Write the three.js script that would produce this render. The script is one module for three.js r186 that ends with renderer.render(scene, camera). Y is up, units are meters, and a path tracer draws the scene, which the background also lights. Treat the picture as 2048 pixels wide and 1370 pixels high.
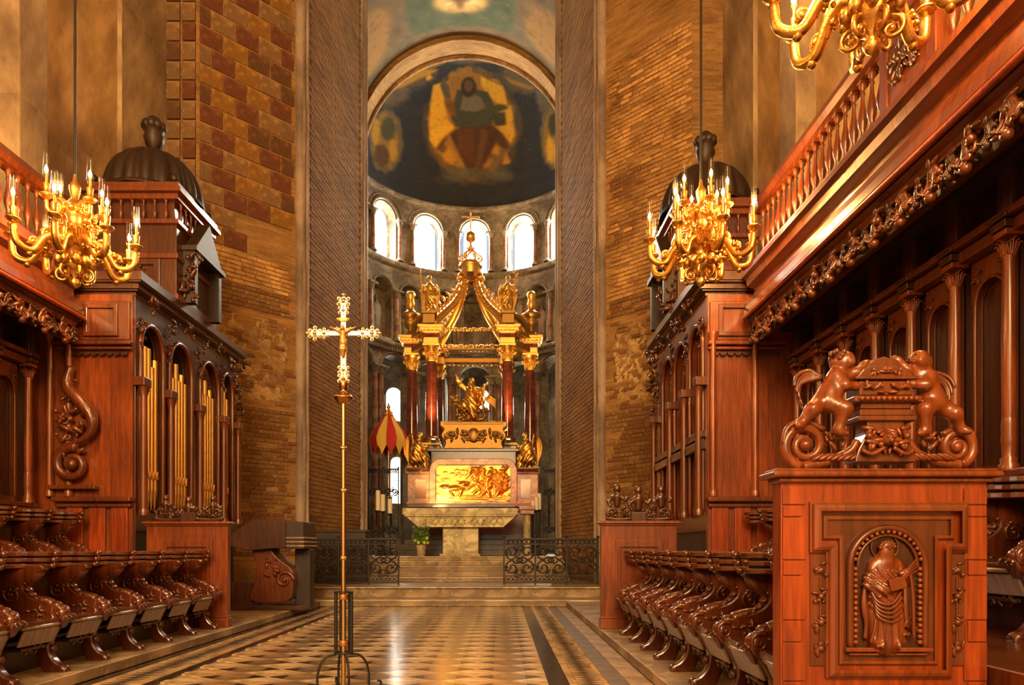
import * as THREE from 'three';
import { mergeGeometries } from 'three/addons/utils/BufferGeometryUtils.js';
import { RoundedBoxGeometry } from 'three/addons/geometries/RoundedBoxGeometry.js';
import { MarchingCubes } from 'three/addons/objects/MarchingCubes.js';
import { RectAreaLightUniformsLib } from 'three/addons/lights/RectAreaLightUniformsLib.js';

// ---------------------------------------------------------------- camera, light, exposure
const scene = new THREE.Scene();
scene.background = new THREE.Color(0x9fb0c4);
const F = 1400, VX = 1003, VY = 1098, CX = 1.15, CY = 1.15;      // focal length and principal point in photo pixels, eye position
const camera = new THREE.PerspectiveCamera(2 * Math.atan(685 / F) * 180 / Math.PI, 2048 / 1370, 0.1, 120);
camera.position.set(CX, CY, 0);
camera.setViewOffset(2048, 1370, 1024 - VX, 685 - VY, 2048, 1370);
const renderer = new THREE.WebGLRenderer();
renderer.toneMapping = THREE.LinearToneMapping;
renderer.toneMappingExposure = 1.34;
renderer.shadowMap.enabled = true;
RectAreaLightUniformsLib.init();
const LAMP = { color: 0xffb968, power: 5.6 };                       // candle lamps of the chandeliers
const DAY = { color: 0xfff0d4, nave: 26, naveColor: 0xffcd8c, apse: 105 };               // daylight through the windows
function areaLight(x, y, z, w, h, tx, ty, tz, color, intensity) {
  const l = new THREE.RectAreaLight(color, intensity, w, h);
  l.position.set(x, y, z); l.lookAt(tx, ty, tz); scene.add(l); return l;
}

// ---------------------------------------------------------------- helpers
const X = (px, d) => CX + (px - VX) / F * d;                       // photo pixel + depth (from what the thing stands on) to metres
const Y = (py, d) => CY - (py - VY) / F * d;
const PI = Math.PI;
function rng(s) { return () => { s |= 0; s = s + 0x6D2B79F5 | 0; let t = Math.imul(s ^ s >>> 15, 1 | s); t = t + Math.imul(t ^ t >>> 7, 61 | t) ^ t; return ((t ^ t >>> 14) >>> 0) / 4294967296; }; }
const V = (x, y, z) => new THREE.Vector3(x, y, z);
function T(g, x = 0, y = 0, z = 0, rx = 0, ry = 0, rz = 0, sx = 1, sy = sx, sz = sx) {
  const m = new THREE.Matrix4().compose(V(x, y, z), new THREE.Quaternion().setFromEuler(new THREE.Euler(rx, ry, rz)), V(sx, sy, sz));
  g.applyMatrix4(m); return g;
}
function clean(g) {
  if (g.index) g = g.toNonIndexed();
  const o = new THREE.BufferGeometry();
  o.setAttribute('position', g.attributes.position);
  if (!g.attributes.normal) g.computeVertexNormals();
  o.setAttribute('normal', g.attributes.normal);
  return o;
}
function mirrorX(g) {                                             // mirrored copy, winding kept right
  const o = clean(g.clone()), p = o.attributes.position, n = o.attributes.normal;
  for (let i = 0; i < p.count; i++) { p.setX(i, -p.getX(i)); n.setX(i, -n.getX(i)); }
  for (let i = 0; i < p.count; i += 3) for (const a of [p, n]) {
    const x = a.getX(i + 1), y = a.getY(i + 1), z = a.getZ(i + 1);
    a.setXYZ(i + 1, a.getX(i + 2), a.getY(i + 2), a.getZ(i + 2)); a.setXYZ(i + 2, x, y, z);
  }
  return o;
}
function boxUV(g) {                                               // uv in metres from the dominant direction of each face
  const p = g.attributes.position, uv = new Float32Array(p.count * 2);
  const a = V(), b = V(), c = V(), n = V();
  for (let i = 0; i < p.count; i += 3) {
    a.fromBufferAttribute(p, i); b.fromBufferAttribute(p, i + 1); c.fromBufferAttribute(p, i + 2);
    n.subVectors(b, a).cross(c.clone().sub(a));
    const ax = Math.abs(n.x), ay = Math.abs(n.y), az = Math.abs(n.z);
    for (let k = 0; k < 3; k++) {
      const q = [a, b, c][k];
      uv[(i + k) * 2] = ax >= ay && ax >= az ? q.z : q.x;
      uv[(i + k) * 2 + 1] = ay > ax && ay > az ? q.z : q.y;
    }
  }
  g.setAttribute('uv', new THREE.BufferAttribute(uv, 2)); return g;
}
function merge(geos) {
  const l = (Array.isArray(geos) ? geos.flat(3) : [geos]).map(clean);
  return boxUV(l.length > 1 ? mergeGeometries(l, false) : l[0]);
}
function part(parent, name, geos, mat) {
  const m = new THREE.Mesh(geos.isBufferGeometry && geos.attributes.uv && geos.userData.ready ? geos : merge(geos), mat);
  m.name = name; m.castShadow = m.receiveShadow = true; parent.add(m); return m;
}
function ready(geos) { const g = merge(geos); g.userData.ready = true; return g; }
const taken = {};
function numbered(n) { const k = taken[n] = (taken[n] ?? -1) + 1; return k ? n + '_' + String(k).padStart(3, '0') : n; }
function thing(name, label, category, x = 0, y = 0, z = 0, ry = 0, group) {
  const o = new THREE.Group(); o.name = numbered(name); o.position.set(x, y, z); o.rotation.y = ry;
  o.userData = { label, category }; if (group) o.userData.group = group; scene.add(o); return o;
}
function copyThing(o, label, x, y, z, ry = 0, group) {
  const c = o.clone(); c.name = numbered(o.name.replace(/_\d{3}$/, '')); c.position.set(x, y, z); c.rotation.y = ry;
  c.userData = { label, category: o.userData.category }; if (group) c.userData.group = group; scene.add(c); return c;
}
function struct(name, geos, mat, label) {
  const m = part(scene, numbered(name), geos, mat); m.userData = { kind: 'structure', label, category: name.split('_')[0] }; return m;
}
const box = (w, h, d, x = 0, y = 0, z = 0, b = 0) => T(b ? new RoundedBoxGeometry(w, h, d, 1, b) : new THREE.BoxGeometry(w, h, d), x, y, z);
const cyl = (r0, r1, h, x = 0, y = 0, z = 0, n = 14) => T(new THREE.CylinderGeometry(r1, r0, h, n), x, y + h / 2, z);
const ball = (r, x = 0, y = 0, z = 0, n = 10, sy = 1, sz = 1) => T(new THREE.SphereGeometry(r, n, Math.max(5, n * 0.7 | 0)), x, y, z, 0, 0, 0, 1, sy, sz);
const lathe = (pts, n = 16, x = 0, y = 0, z = 0) => T(new THREE.LatheGeometry(pts.map(p => new THREE.Vector2(p[0], p[1])), n), x, y, z);
const poly = pts => { const s = new THREE.Shape(); pts.forEach((p, i) => i ? s.lineTo(p[0], p[1]) : s.moveTo(p[0], p[1])); return s; };
function ext(pts, depth, bevel = 0, hole) {
  const s = Array.isArray(pts) ? poly(pts) : pts;
  if (hole) for (const h of Array.isArray(hole[0]?.[0]) ? hole : [hole]) s.holes.push(new THREE.Path(h.map(p => new THREE.Vector2(p[0], p[1]))));
  return new THREE.ExtrudeGeometry(s, { depth, bevelEnabled: !!bevel, bevelSize: bevel, bevelThickness: bevel, bevelSegments: 2, curveSegments: 14, steps: 1 });
}
function spline(pts, n = 40) { return new THREE.SplineCurve(pts.map(p => new THREE.Vector2(p[0], p[1]))).getPoints(n).map(p => [p.x, p.y]); }
function archPts(w, y0, ys, n = 12, cx = 0) {                     // outline of a round-arched opening
  const a = [[cx - w, y0]]; for (let i = 0; i <= n; i++) { const t = PI - PI * i / n; a.push([cx + Math.cos(t) * w, ys + Math.sin(t) * w]); } a.push([cx + w, y0]); return a;
}
function tube(pts, r, n = 24, m = 7, sq = 1) {                     // swept round bar, radius a number or a function of t
  const c = new THREE.CatmullRomCurve3(pts.map(p => Array.isArray(p) ? V(...p) : p));
  const fr = c.computeFrenetFrames(n, false), pos = [], idx = [], rf = typeof r === 'function' ? r : () => r;
  for (let i = -1; i <= n + 1; i++) {
    const k = Math.min(n, Math.max(0, i)), t = k / n, q = c.getPointAt(t), rr = i < 0 || i > n ? 0.0004 : rf(t);
    for (let j = 0; j < m; j++) {
      const a = j / m * 2 * PI, ca = Math.cos(a) * rr, sa = Math.sin(a) * rr * sq;
      pos.push(q.x + fr.normals[k].x * ca + fr.binormals[k].x * sa, q.y + fr.normals[k].y * ca + fr.binormals[k].y * sa, q.z + fr.normals[k].z * ca + fr.binormals[k].z * sa);
    }
  }
  for (let i = 0; i < n + 2; i++) for (let j = 0; j < m; j++) { const a = i * m + j, b = i * m + (j + 1) % m; idx.push(a, b, a + m, b, b + m, a + m); }
  const g = new THREE.BufferGeometry(); g.setAttribute('position', new THREE.Float32BufferAttribute(pos, 3)); g.setIndex(idx); g.computeVertexNormals(); return g;
}
function spiral(cx, cy, r, turns, a0, dir = 1, n = 26, rin = 0.12) {  // points of a volute in the xy plane, from its outside inwards
  const o = []; for (let i = 0; i <= n; i++) { const t = i / n, a = a0 + dir * t * turns * 2 * PI, q = r * (1 - t * (1 - rin)); o.push([cx + Math.cos(a) * q, cy + Math.sin(a) * q, 0]); } return o;
}
function scroll(cx, cy, r, turns, a0, dir, thick, z = 0, n = 30) {
  return [T(tube(spiral(cx, cy, r, turns, a0, dir, n), t => thick * (1 - 0.45 * t), n + 6, 7), 0, 0, z), ball(thick * 1.15, cx, cy, z, 8)];
}
function foliage(seed, n, w, h, d, size) {                         // carved leaves and fruit in a flat field
  const R = rng(seed), o = [];
  for (let i = 0; i < n; i++) {
    const x = (R() - 0.5) * w, y = (R() - 0.5) * h, s = size * (0.6 + R() * 0.7), a = R() * 6.283;
    if (R() < 0.72) o.push(T(new THREE.SphereGeometry(1, 7, 5), x, y, (R() - 0.3) * d, (R() - 0.5) * 0.9, (R() - 0.5) * 0.9, a, s, s * 0.36, s * 0.4));
    else o.push(ball(s * 0.42, x, y, (R() - 0.1) * d, 7));
  }
  return o;
}
function sym(geos) { const g = (Array.isArray(geos) ? geos.flat(3) : [geos]); return [...g, ...g.map(mirrorX)]; }
function acanthus(len, w, curl = 0.35, z0 = 0) {                   // upright curling leaf, base at the origin, rising along y and curling to +z
  const o = [];
  for (let k = -2; k <= 2; k++) {
    const sx = k * w * 0.22, L = len * (1 - Math.abs(k) * 0.13);
    o.push(tube([[sx * 0.4, 0, z0], [sx, L * 0.5, z0 + 0.06 * L], [sx * 1.35, L * 0.9, z0 + curl * L * 0.5], [sx * 1.5, L * 0.86, z0 + curl * L]], t => w * 0.15 * (1 - 0.5 * t), 9, 6));
  }
  return o;
}
// continuous figures: smooth union of tapered capsules, meshed on a grid
function figure(caps, res = 44, k = 0.035, warp) {
  let lo = V(9, 9, 9), hi = V(-9, -9, -9);
  for (const c of caps) for (const [i, r] of [[0, 3], [4, 7]]) { const q = V(c[i], c[i + 1], c[i + 2]), e = c[r] + 0.03; lo.min(q.clone().addScalar(-e)); hi.max(q.clone().addScalar(e)); }
  const mid = lo.clone().add(hi).multiplyScalar(0.5), half = Math.max(hi.x - lo.x, hi.y - lo.y, hi.z - lo.z) / 2 * 1.12;
  const mc = new MarchingCubes(res, new THREE.MeshStandardMaterial(), false, false, 60000); mc.isolation = 0;
  const h = res / 2; let i = 0;
  for (let z = 0; z < res; z++) for (let y = 0; y < res; y++) for (let x = 0; x < res; x++, i++) {
    const qx = mid.x + (x - h) / h * half, qy = mid.y + (y - h) / h * half, qz = mid.z + (z - h) / h * half;
    let s = 0;
    for (const c of caps) {
      const bx = c[4] - c[0], by = c[5] - c[1], bz = c[6] - c[2], ax = qx - c[0], ay = qy - c[1], az = qz - c[2];
      const bb = bx * bx + by * by + bz * bz, t = bb > 0 ? Math.min(1, Math.max(0, (ax * bx + ay * by + az * bz) / bb)) : 0;
      const d = Math.hypot(ax - bx * t, ay - by * t, az - bz * t) - (c[3] + (c[7] - c[3]) * t);
      s += Math.exp(-d / k * 1.6);
    }
    let d = -Math.log(Math.max(s, 1e-30)) * k / 1.6;
    if (warp) d += warp(qx, qy, qz);
    mc.field[i] = -d;
  }
  mc.update();
  const n = mc.count, g = new THREE.BufferGeometry(), p = new Float32Array(n * 3), q = new Float32Array(n * 3);
  for (let j = 0; j < n; j++) {
    p[j * 3] = mid.x + mc.positionArray[j * 3] * half; p[j * 3 + 1] = mid.y + mc.positionArray[j * 3 + 1] * half; p[j * 3 + 2] = mid.z + mc.positionArray[j * 3 + 2] * half;
  }
  g.setAttribute('position', new THREE.BufferAttribute(p, 3));
  // smooth normals from shared positions
  const map = new Map(), a = V(), b = V(), c = V(), acc = [];
  const key = j => Math.round(p[j * 3] * 4e3) + ',' + Math.round(p[j * 3 + 1] * 4e3) + ',' + Math.round(p[j * 3 + 2] * 4e3);
  for (let j = 0; j < n; j += 3) {
    a.fromArray(p, j * 3); b.fromArray(p, j * 3 + 3); c.fromArray(p, j * 3 + 6); b.sub(a); c.sub(a); const nn = b.clone().cross(c);
    for (let e = 0; e < 3; e++) { const kk = key(j + e); let v = map.get(kk); if (!v) map.set(kk, v = V()); v.add(nn); acc.push(v); }
  }
  for (let j = 0; j < n; j++) { const v = acc[j].clone().normalize(); v.toArray(q, j * 3); }
  g.setAttribute('normal', new THREE.BufferAttribute(q, 3));
  return g;
}
const cap = (ax, ay, az, ra, bx, by, bz, rb) => [ax, ay, az, ra, bx, by, bz, rb];

// ---------------------------------------------------------------- textures and materials
const NP = new Float32Array(256 * 256); { const R = rng(7); for (let i = 0; i < NP.length; i++) NP[i] = R(); }
function vnoise(x, y, px, py) {                                    // tiling value noise, period px, py
  const xi = Math.floor(x), yi = Math.floor(y), fx = x - xi, fy = y - yi, u = fx * fx * (3 - 2 * fx), v = fy * fy * (3 - 2 * fy);
  const at = (a, b) => NP[(((b % py) + py) % py) * 256 + ((a % px) + px) % px];
  return (at(xi, yi) * (1 - u) + at(xi + 1, yi) * u) * (1 - v) + (at(xi, yi + 1) * (1 - u) + at(xi + 1, yi + 1) * u) * v;
}
function fbm(x, y, p, q, oct = 4) { let s = 0, a = 0.5, t = 0; for (let i = 0; i < oct; i++) { s += a * vnoise(x + i * 17, y + i * 31, p, q); t += a; a *= 0.55; x *= 2; y *= 2; p *= 2; q *= 2; if (p > 128 || q > 128) break; } return s / t; }
function dataTex(n, fn, metres, srgb = true) {
  const d = new Uint8Array(n * n * 4);
  for (let y = 0; y < n; y++) for (let x = 0; x < n; x++) { const c = fn(x / n, y / n), i = (y * n + x) * 4; for (let k = 0; k < 3; k++) d[i + k] = Math.max(0, Math.min(255, c[k] * 255)); d[i + 3] = 255; }
  const t = new THREE.DataTexture(d, n, n); t.wrapS = t.wrapT = THREE.RepeatWrapping; t.magFilter = THREE.LinearFilter; t.minFilter = THREE.LinearMipmapLinearFilter; t.generateMipmaps = true;
  t.repeat.set(1 / metres, 1 / metres); if (srgb) t.colorSpace = THREE.SRGBColorSpace; t.needsUpdate = true; return t;
}
const mix = (a, b, t) => a.map((v, i) => v + (b[i] - v) * t);
const cl = (t, a = 0, b = 1) => Math.max(a, Math.min(b, t));
const woodTex = dataTex(512, (u, v) => {
  const w = fbm(u * 4, v * 2, 4, 2, 4), g = fbm(u * 48 + w * 3, v * 3, 48, 3, 3), f = vnoise(u * 128, v * 12, 128, 12);
  const t = cl(0.15 + g * 0.62 + f * 0.2 + (w - 0.5) * 0.6);
  return mix([0.50, 0.42, 0.40], [1, 0.93, 0.86], t);
}, 1.1);
const woodBump = dataTex(256, (u, v) => { const g = fbm(u * 60, v * 5, 60, 5, 2) * 0.7 + vnoise(u * 20, v * 20, 20, 20) * 0.3; return [g, g, g]; }, 0.6, false);
const wallTex = dataTex(512, (u, v) => {
  const a = fbm(u * 5, v * 5, 5, 5, 5), b = fbm(u * 24 + 3, v * 30, 24, 30, 3), c = fbm(u * 11, v * 3, 11, 3, 4);
  const t = cl(0.5 + (a - 0.5) * 1.5 + (b - 0.5) * 0.7 + (c - 0.5) * 0.5);
  return mix([0.55, 0.50, 0.46], [1, 1, 0.98], t);
}, 3.1);
const wallBump = dataTex(512, (u, v) => { const g = fbm(u * 20, v * 24, 20, 24, 4) * 0.6 + fbm(u * 90, v * 90, 90, 90, 1) * 0.4; return [g, g, g]; }, 1.3, false);
const courseTex = dataTex(512, (u, v) => {                          // brickwork too fine to pick apart, gently uneven in tone
  const a = fbm(u * 4, v * 6, 4, 6, 4), b = fbm(u * 10, v * 60, 10, 60, 2), c = vnoise(u * 90, v * 90, 90, 90);
  return mix([0.66, 0.62, 0.56], [1, 0.99, 0.95], cl(0.5 + (a - 0.5) * 0.9 + (b - 0.5) * 0.8 + (c - 0.5) * 0.25));
}, 2.7);
function blurCanvas(c, w, h, r, passes = 2) {                      // soft edges for painted fresco
  const im = c.getImageData(0, 0, w, h), d = im.data, t = new Float32Array(Math.max(w, h) * 3);
  for (let p = 0; p < passes; p++) for (const [n, m, sn, sm] of [[w, h, 4, w * 4], [h, w, w * 4, 4]]) for (let j = 0; j < m; j++) {
    for (let k = 0; k < 3; k++) { let s = 0; for (let i = -r; i <= r; i++) s += d[j * sm + cl(i, 0, n - 1) * sn + k]; for (let i = 0; i < n; i++) { t[i] = s / (2 * r + 1); s += d[j * sm + Math.min(n - 1, i + r + 1) * sn + k] - d[j * sm + Math.max(0, i - r) * sn + k]; } for (let i = 0; i < n; i++) d[j * sm + i * sn + k] = t[i]; }
  }
  c.putImageData(im, 0, 0);
}
const streakTex = dataTex(512, (u, v) => {                         // limewash with slanting streaks and grey damp stains
  const a = fbm((u + v * 0.5) * 12, v * 4, 12, 4, 4), b = fbm(u * 4, v * 4, 4, 4, 5), f = vnoise(u * 120, v * 40, 120, 40);
  const t = cl(0.52 + (a - 0.5) * 0.9 + (b - 0.5) * 1.2 + (f - 0.5) * 0.15);
  return mix([0.60, 0.55, 0.52], [1, 0.98, 0.94], t);
}, 3.7);
const marbleTex = dataTex(512, (u, v) => {
  const a = fbm(u * 6, v * 6, 6, 6, 5), b = Math.abs(fbm(u * 5 + a * 2, v * 5 + a, 5, 5, 4) - 0.5) * 5;
  return mix([0.62, 0.57, 0.52], [1, 0.98, 0.95], cl(b * 0.7 + a * 0.4));
}, 1.7);
const hammerBump = dataTex(256, (u, v) => { const g = fbm(u * 30, v * 30, 30, 30, 3); return [g, g, g]; }, 0.35, false);
function M(r, g, b, rough = 0.6, o = {}) {
  const { bump, bumpScale, ...rest } = o;
  const m = new THREE.MeshPhysicalMaterial({ roughness: rough, ...rest }); m.color.setRGB(r, g, b);
  if (bump) { m.bumpMap = bump; m.bumpScale = bumpScale ?? 0.002; }
  return m;
}
const wood = (r, g, b, rough = 0.36) => M(r, g, b, rough, { map: woodTex, bump: woodBump, bumpScale: 0.0012, clearcoat: 0.45, clearcoatRoughness: 0.13 });
const mt = {
  wood: wood(0.28, 0.074, 0.012), woodMid: wood(0.18, 0.050, 0.010), woodDark: wood(0.082, 0.028, 0.010), woodBlack: M(0.036, 0.022, 0.013, 0.5, { map: woodTex, bump: woodBump, bumpScale: 0.0012 }),
  woodStall: M(0.14, 0.037, 0.010, 0.3, { map: woodTex, bump: woodBump, bumpScale: 0.0012, clearcoat: 0.8, clearcoatRoughness: 0.1 }), woodRed: wood(0.40, 0.080, 0.009), woodPale: M(0.42, 0.36, 0.29, 0.34, { map: woodTex, clearcoat: 0.4, clearcoatRoughness: 0.2 }),  // last tone: pale grey standing in for floor light reflected on the seats
  gilt: M(0.84, 0.49, 0.115, 0.32, { metalness: 1, bump: hammerBump, bumpScale: 0.004 }),
  giltDark: M(0.38, 0.215, 0.055, 0.38, { metalness: 0.9, bump: hammerBump, bumpScale: 0.004 }),
  brass: M(0.66, 0.40, 0.11, 0.36, { metalness: 1, bump: hammerBump, bumpScale: 0.002 }),
  pipe: M(0.85, 0.58, 0.22, 0.4, { metalness: 1, bump: hammerBump, bumpScale: 0.001 }),
  silver: M(0.74, 0.62, 0.40, 0.25, { metalness: 1 }), staff: M(0.62, 0.43, 0.20, 0.3, { metalness: 1 }),
  iron: M(0.012, 0.010, 0.009, 0.5, { metalness: 0.2 }),
  red: M(0.20, 0.042, 0.026, 0.14, { map: marbleTex, clearcoat: 0.6, clearcoatRoughness: 0.1 }),
  pink: M(0.62, 0.33, 0.22, 0.3, { map: marbleTex }), darkMarble: M(0.075, 0.05, 0.04, 0.25, { map: marbleTex }),
  ochre: M(0.74, 0.46, 0.17, 0.85, { map: wallTex, bump: wallBump, bumpScale: 0.02 }),
  brown: M(0.46, 0.27, 0.105, 0.85, { map: wallTex, bump: wallBump, bumpScale: 0.02 }),
  course: M(0.40, 0.23, 0.078, 0.85, { map: courseTex, bump: wallBump, bumpScale: 0.012 }),  // darker than the splayed bricks: shade of the reveal put into the colour
  plaster: M(0.66, 0.47, 0.22, 0.85, { map: streakTex, bump: wallBump, bumpScale: 0.006 }),
  plasterGrey: M(0.46, 0.36, 0.22, 0.85, { map: streakTex, bump: wallBump, bumpScale: 0.006 }),
  shaft: M(0.40, 0.33, 0.27, 0.6, { map: streakTex, bump: wallBump, bumpScale: 0.01 }),
  apse: M(0.40, 0.345, 0.265, 0.8, { map: wallTex, bump: wallBump, bumpScale: 0.01 }),
  stone: M(0.40, 0.31, 0.185, 0.5, { map: marbleTex, bump: wallBump, bumpScale: 0.002 }), stoneLight: M(0.66, 0.58, 0.38, 0.5, { map: marbleTex, bump: wallBump, bumpScale: 0.003 }),
  stoneDark: M(0.17, 0.135, 0.09, 0.5, { map: marbleTex }),
  tileLight: M(0.82, 0.72, 0.52, 0.17, { map: marbleTex }), tileDark: M(0.05, 0.04, 0.03, 0.18, { map: marbleTex }), tileMid: M(0.30, 0.25, 0.175, 0.18, { map: marbleTex }),
  tileWarm: M(0.74, 0.60, 0.40, 0.18, { map: marbleTex }),
  wax: M(0.80, 0.74, 0.55, 0.5), leafGreen: M(0.16, 0.30, 0.05, 0.6, { transmission: 0.3, thickness: 0 }),
  clothRed: M(0.50, 0.03, 0.03, 0.8, { sheen: 0.4, sheenRoughness: 0.5 }), clothYellow: M(0.78, 0.52, 0.08, 0.8, { sheen: 0.4, sheenRoughness: 0.5 }),
  glass: M(1, 1, 1, 0.03, { transmission: 1, thickness: 0 }),
  black: M(0.02, 0.018, 0.016, 0.6),
};
mt.flame = new THREE.MeshStandardMaterial({ color: 0x000000, emissive: 0xffc36a, emissiveIntensity: 26 });
mt.pane = new THREE.MeshStandardMaterial({ color: 0x111111, emissive: 0xfff6e6, emissiveIntensity: 12 });
mt.paneLow = new THREE.MeshStandardMaterial({ color: 0x111111, emissive: 0xfff6e6, emissiveIntensity: 4 });
mt.paneDim = new THREE.MeshStandardMaterial({ color: 0x111111, emissive: 0xfff0cf, emissiveIntensity: 2.4 });
mt.redLamp = new THREE.MeshStandardMaterial({ color: 0x200000, emissive: 0xff1808, emissiveIntensity: 3 });
// ---------------------------------------------------------------- building: floor, steps, platforms
const PL = 0.10, PU = 0.60, SL = 0.35, DL = 0.95;                   // levels: stall platform, upper stall platform, sanctuary, altar dais
const WX = 5.75;                                                    // side walls
struct('floor', [box(12.4, 0.3, 28, 0, -0.165, 0), box(20, 0.3, 26, 0, -0.152, -27)], mt.stone, 'stone floor of the choir');
const floorThing = scene.getObjectByName('floor');
{
  // inlaid field: pale lozenges alternating with grey hexagons between dark triangles
  const xa = -1.80, xb = 1.55, pw = 0.62, ph = 0.40, xc = X(620 + 1060 / 3.2, 6.54), d0 = 4.1, d1 = 13.9, gap = 0.003;
  const clip = pts => { let o = pts; for (const [s, lim] of [[1, xa], [-1, -xb]]) { const q = []; for (let i = 0; i < o.length; i++) { const a = o[i], b = o[(i + 1) % o.length], ia = s * a[0] >= lim, ib = s * b[0] >= lim; if (ia) q.push(a); if (ia !== ib) { const L = s * lim, t = (L - a[0]) / (b[0] - a[0]); q.push([L, a[1] + (b[1] - a[1]) * t]); } } o = q; } return o; };
  const cache = {}, R = rng(3);
  const lightMats = [mt.tileLight, mt.tileLight, mt.tileWarm], midMats = [mt.tileMid, mt.tileMid.clone(), mt.tileMid.clone()];
  midMats[1].color.setRGB(0.24, 0.20, 0.145); midMats[2].color.setRGB(0.36, 0.28, 0.175);
  const put = (name, pts, cx, cz, m) => {
    const c = clip(pts.map(p => [p[0] + cx, p[1]])).map(p => [p[0] - cx, p[1]]); if (c.length < 3) return;
    const k = c.map(p => p.map(v => v.toFixed(3)).join()).join(';');
    cache[k] ??= ready(T(ext(c, 0.014), 0, 0, 0, -PI / 2));
    const o = part(floorThing, name, cache[k], m); o.position.set(cx, -0.0145 + 0.0012 * R(), cz);
  };
  const w = pw / 2 - gap, h = ph / 2 - gap, s = 0.48;
  for (let i = -4; i <= 4; i++) for (let d = d0; d < d1; d += ph) {
    const x = xc + i * pw; if (x < xa - pw || x > xb + pw) continue;
    put('lozenge_tile', [[-w, 0], [0, -h], [w, 0], [0, h]], x, -d, lightMats[R() * 3 | 0]);
    const x2 = x + pw / 2, z2 = -d - ph / 2, hw = w * s, hh = h * (1 - s);
    put('hexagon_tile', [[-hw, -hh], [0, -h], [hw, -hh], [hw, hh], [0, h], [-hw, hh]], x2, z2, midMats[R() * 3 | 0]);
    for (const q of [-1, 1]) put('triangle_tile', q > 0 ? [[hw + gap, -hh], [w, 0], [hw + gap, hh]] : [[-hw - gap, hh], [-w, 0], [-hw - gap, -hh]], x2, z2, mt.tileDark);
  }
  // border strips along both sides
  const strip = (name, x0, x1, m, len = 0.7, off = 0) => { const g = ready(box(x1 - x0 - 0.004, 0.014, len - 0.005)); for (let d = d0 + off; d < d1; d += len) { const o = part(floorThing, name, g, m); o.position.set((x0 + x1) / 2, -0.0075 + 0.001 * R(), -d - len / 2); } };
  strip('dark_border_slab', 1.55, 1.73, mt.tileDark, 0.9); strip('light_border_slab', 1.73, 1.80, mt.tileWarm, 1.2); strip('light_border_slab', 2.02, 2.07, mt.tileWarm, 1.2);
  strip('border_slab', 2.07, 2.24, mt.stoneDark, 0.8, 0.1); strip('border_slab', 2.24, 2.44, mt.stone, 1.1);
  strip('dark_border_slab', -1.90, -1.80, mt.tileDark, 0.9); strip('light_border_slab', -1.99, -1.90, mt.tileWarm, 1.2); strip('light_border_slab', -2.33, -2.25, mt.tileWarm, 1.2); strip('dark_border_slab', -2.44, -2.33, mt.tileDark, 0.9);
  for (const [x0, x1] of [[1.80, 2.02], [-2.25, -1.99]]) {          // finely toothed bands
    strip('toothed_band_bed', x0, x1, mt.tileWarm, 1.6);
    const g = []; for (let d = d0; d < d1; d += 0.085) g.push(T(ext([[x0, 0], [(x0 + x1) / 2, 0.034], [x1, 0], [(x0 + x1) / 2, -0.034]], 0.003), 0, -0.001, -d - 0.04, -PI / 2));
    const o = part(floorThing, 'inlaid_teeth', g, mt.tileDark); o.userData.kind = 'stuff';
  }
}
struct('trim_1', [box(3.0, PL, 11.9, -3.96, PL / 2, -8.0, 0.012), box(3.0, PL, 11.9, 3.94, PL / 2, -8.0, 0.012)], mt.stone, 'low stone platform under the choir stalls');
struct('trim_2', [box(2.1, PU - PL, 7.2, -4.70, (PU + PL) / 2, -5.8, 0.01), box(2.3, PU - PL, 7.2, 4.60, (PU + PL) / 2, -5.8, 0.01)], mt.woodMid, 'raised wooden floor of the upper stall rows');
{
  const st = [], lt = [];
  st.push(box(11.4, 0.13, 0.9, 0, 0.065, -14.42, 0.012), box(11.4, SL, 12, 0, SL / 2, -20.7, 0.012));
  lt.push(box(11.4, 0.035, 0.1, 0, 0.13 - 0.016, -14.0, 0.012), box(11.4, 0.03, 0.1, 0, SL - 0.013, -14.69, 0.012));
  for (let k = 1; k <= 5; k++) { const d = 16.3 + k * 0.5, y1 = SL + 0.12 * k; st.push(box(5.6, 0.12, 22 - d, 0, y1 - 0.06, -(d + 22) / 2, 0.01)); if (k % 2 || k === 4) lt.push(box(5.6, 0.03, 0.06, 0, y1 - 0.014, -d, 0.01)); }
  st.push(box(24, DL, 20, 0, DL / 2 - 0.002, -29.6));
  struct('floor_sanctuary', st, mt.stone, 'stone steps and floor of the sanctuary');
  struct('trim_3', lt, mt.stoneLight, 'pale worn nosings of the sanctuary steps');
}

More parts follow.
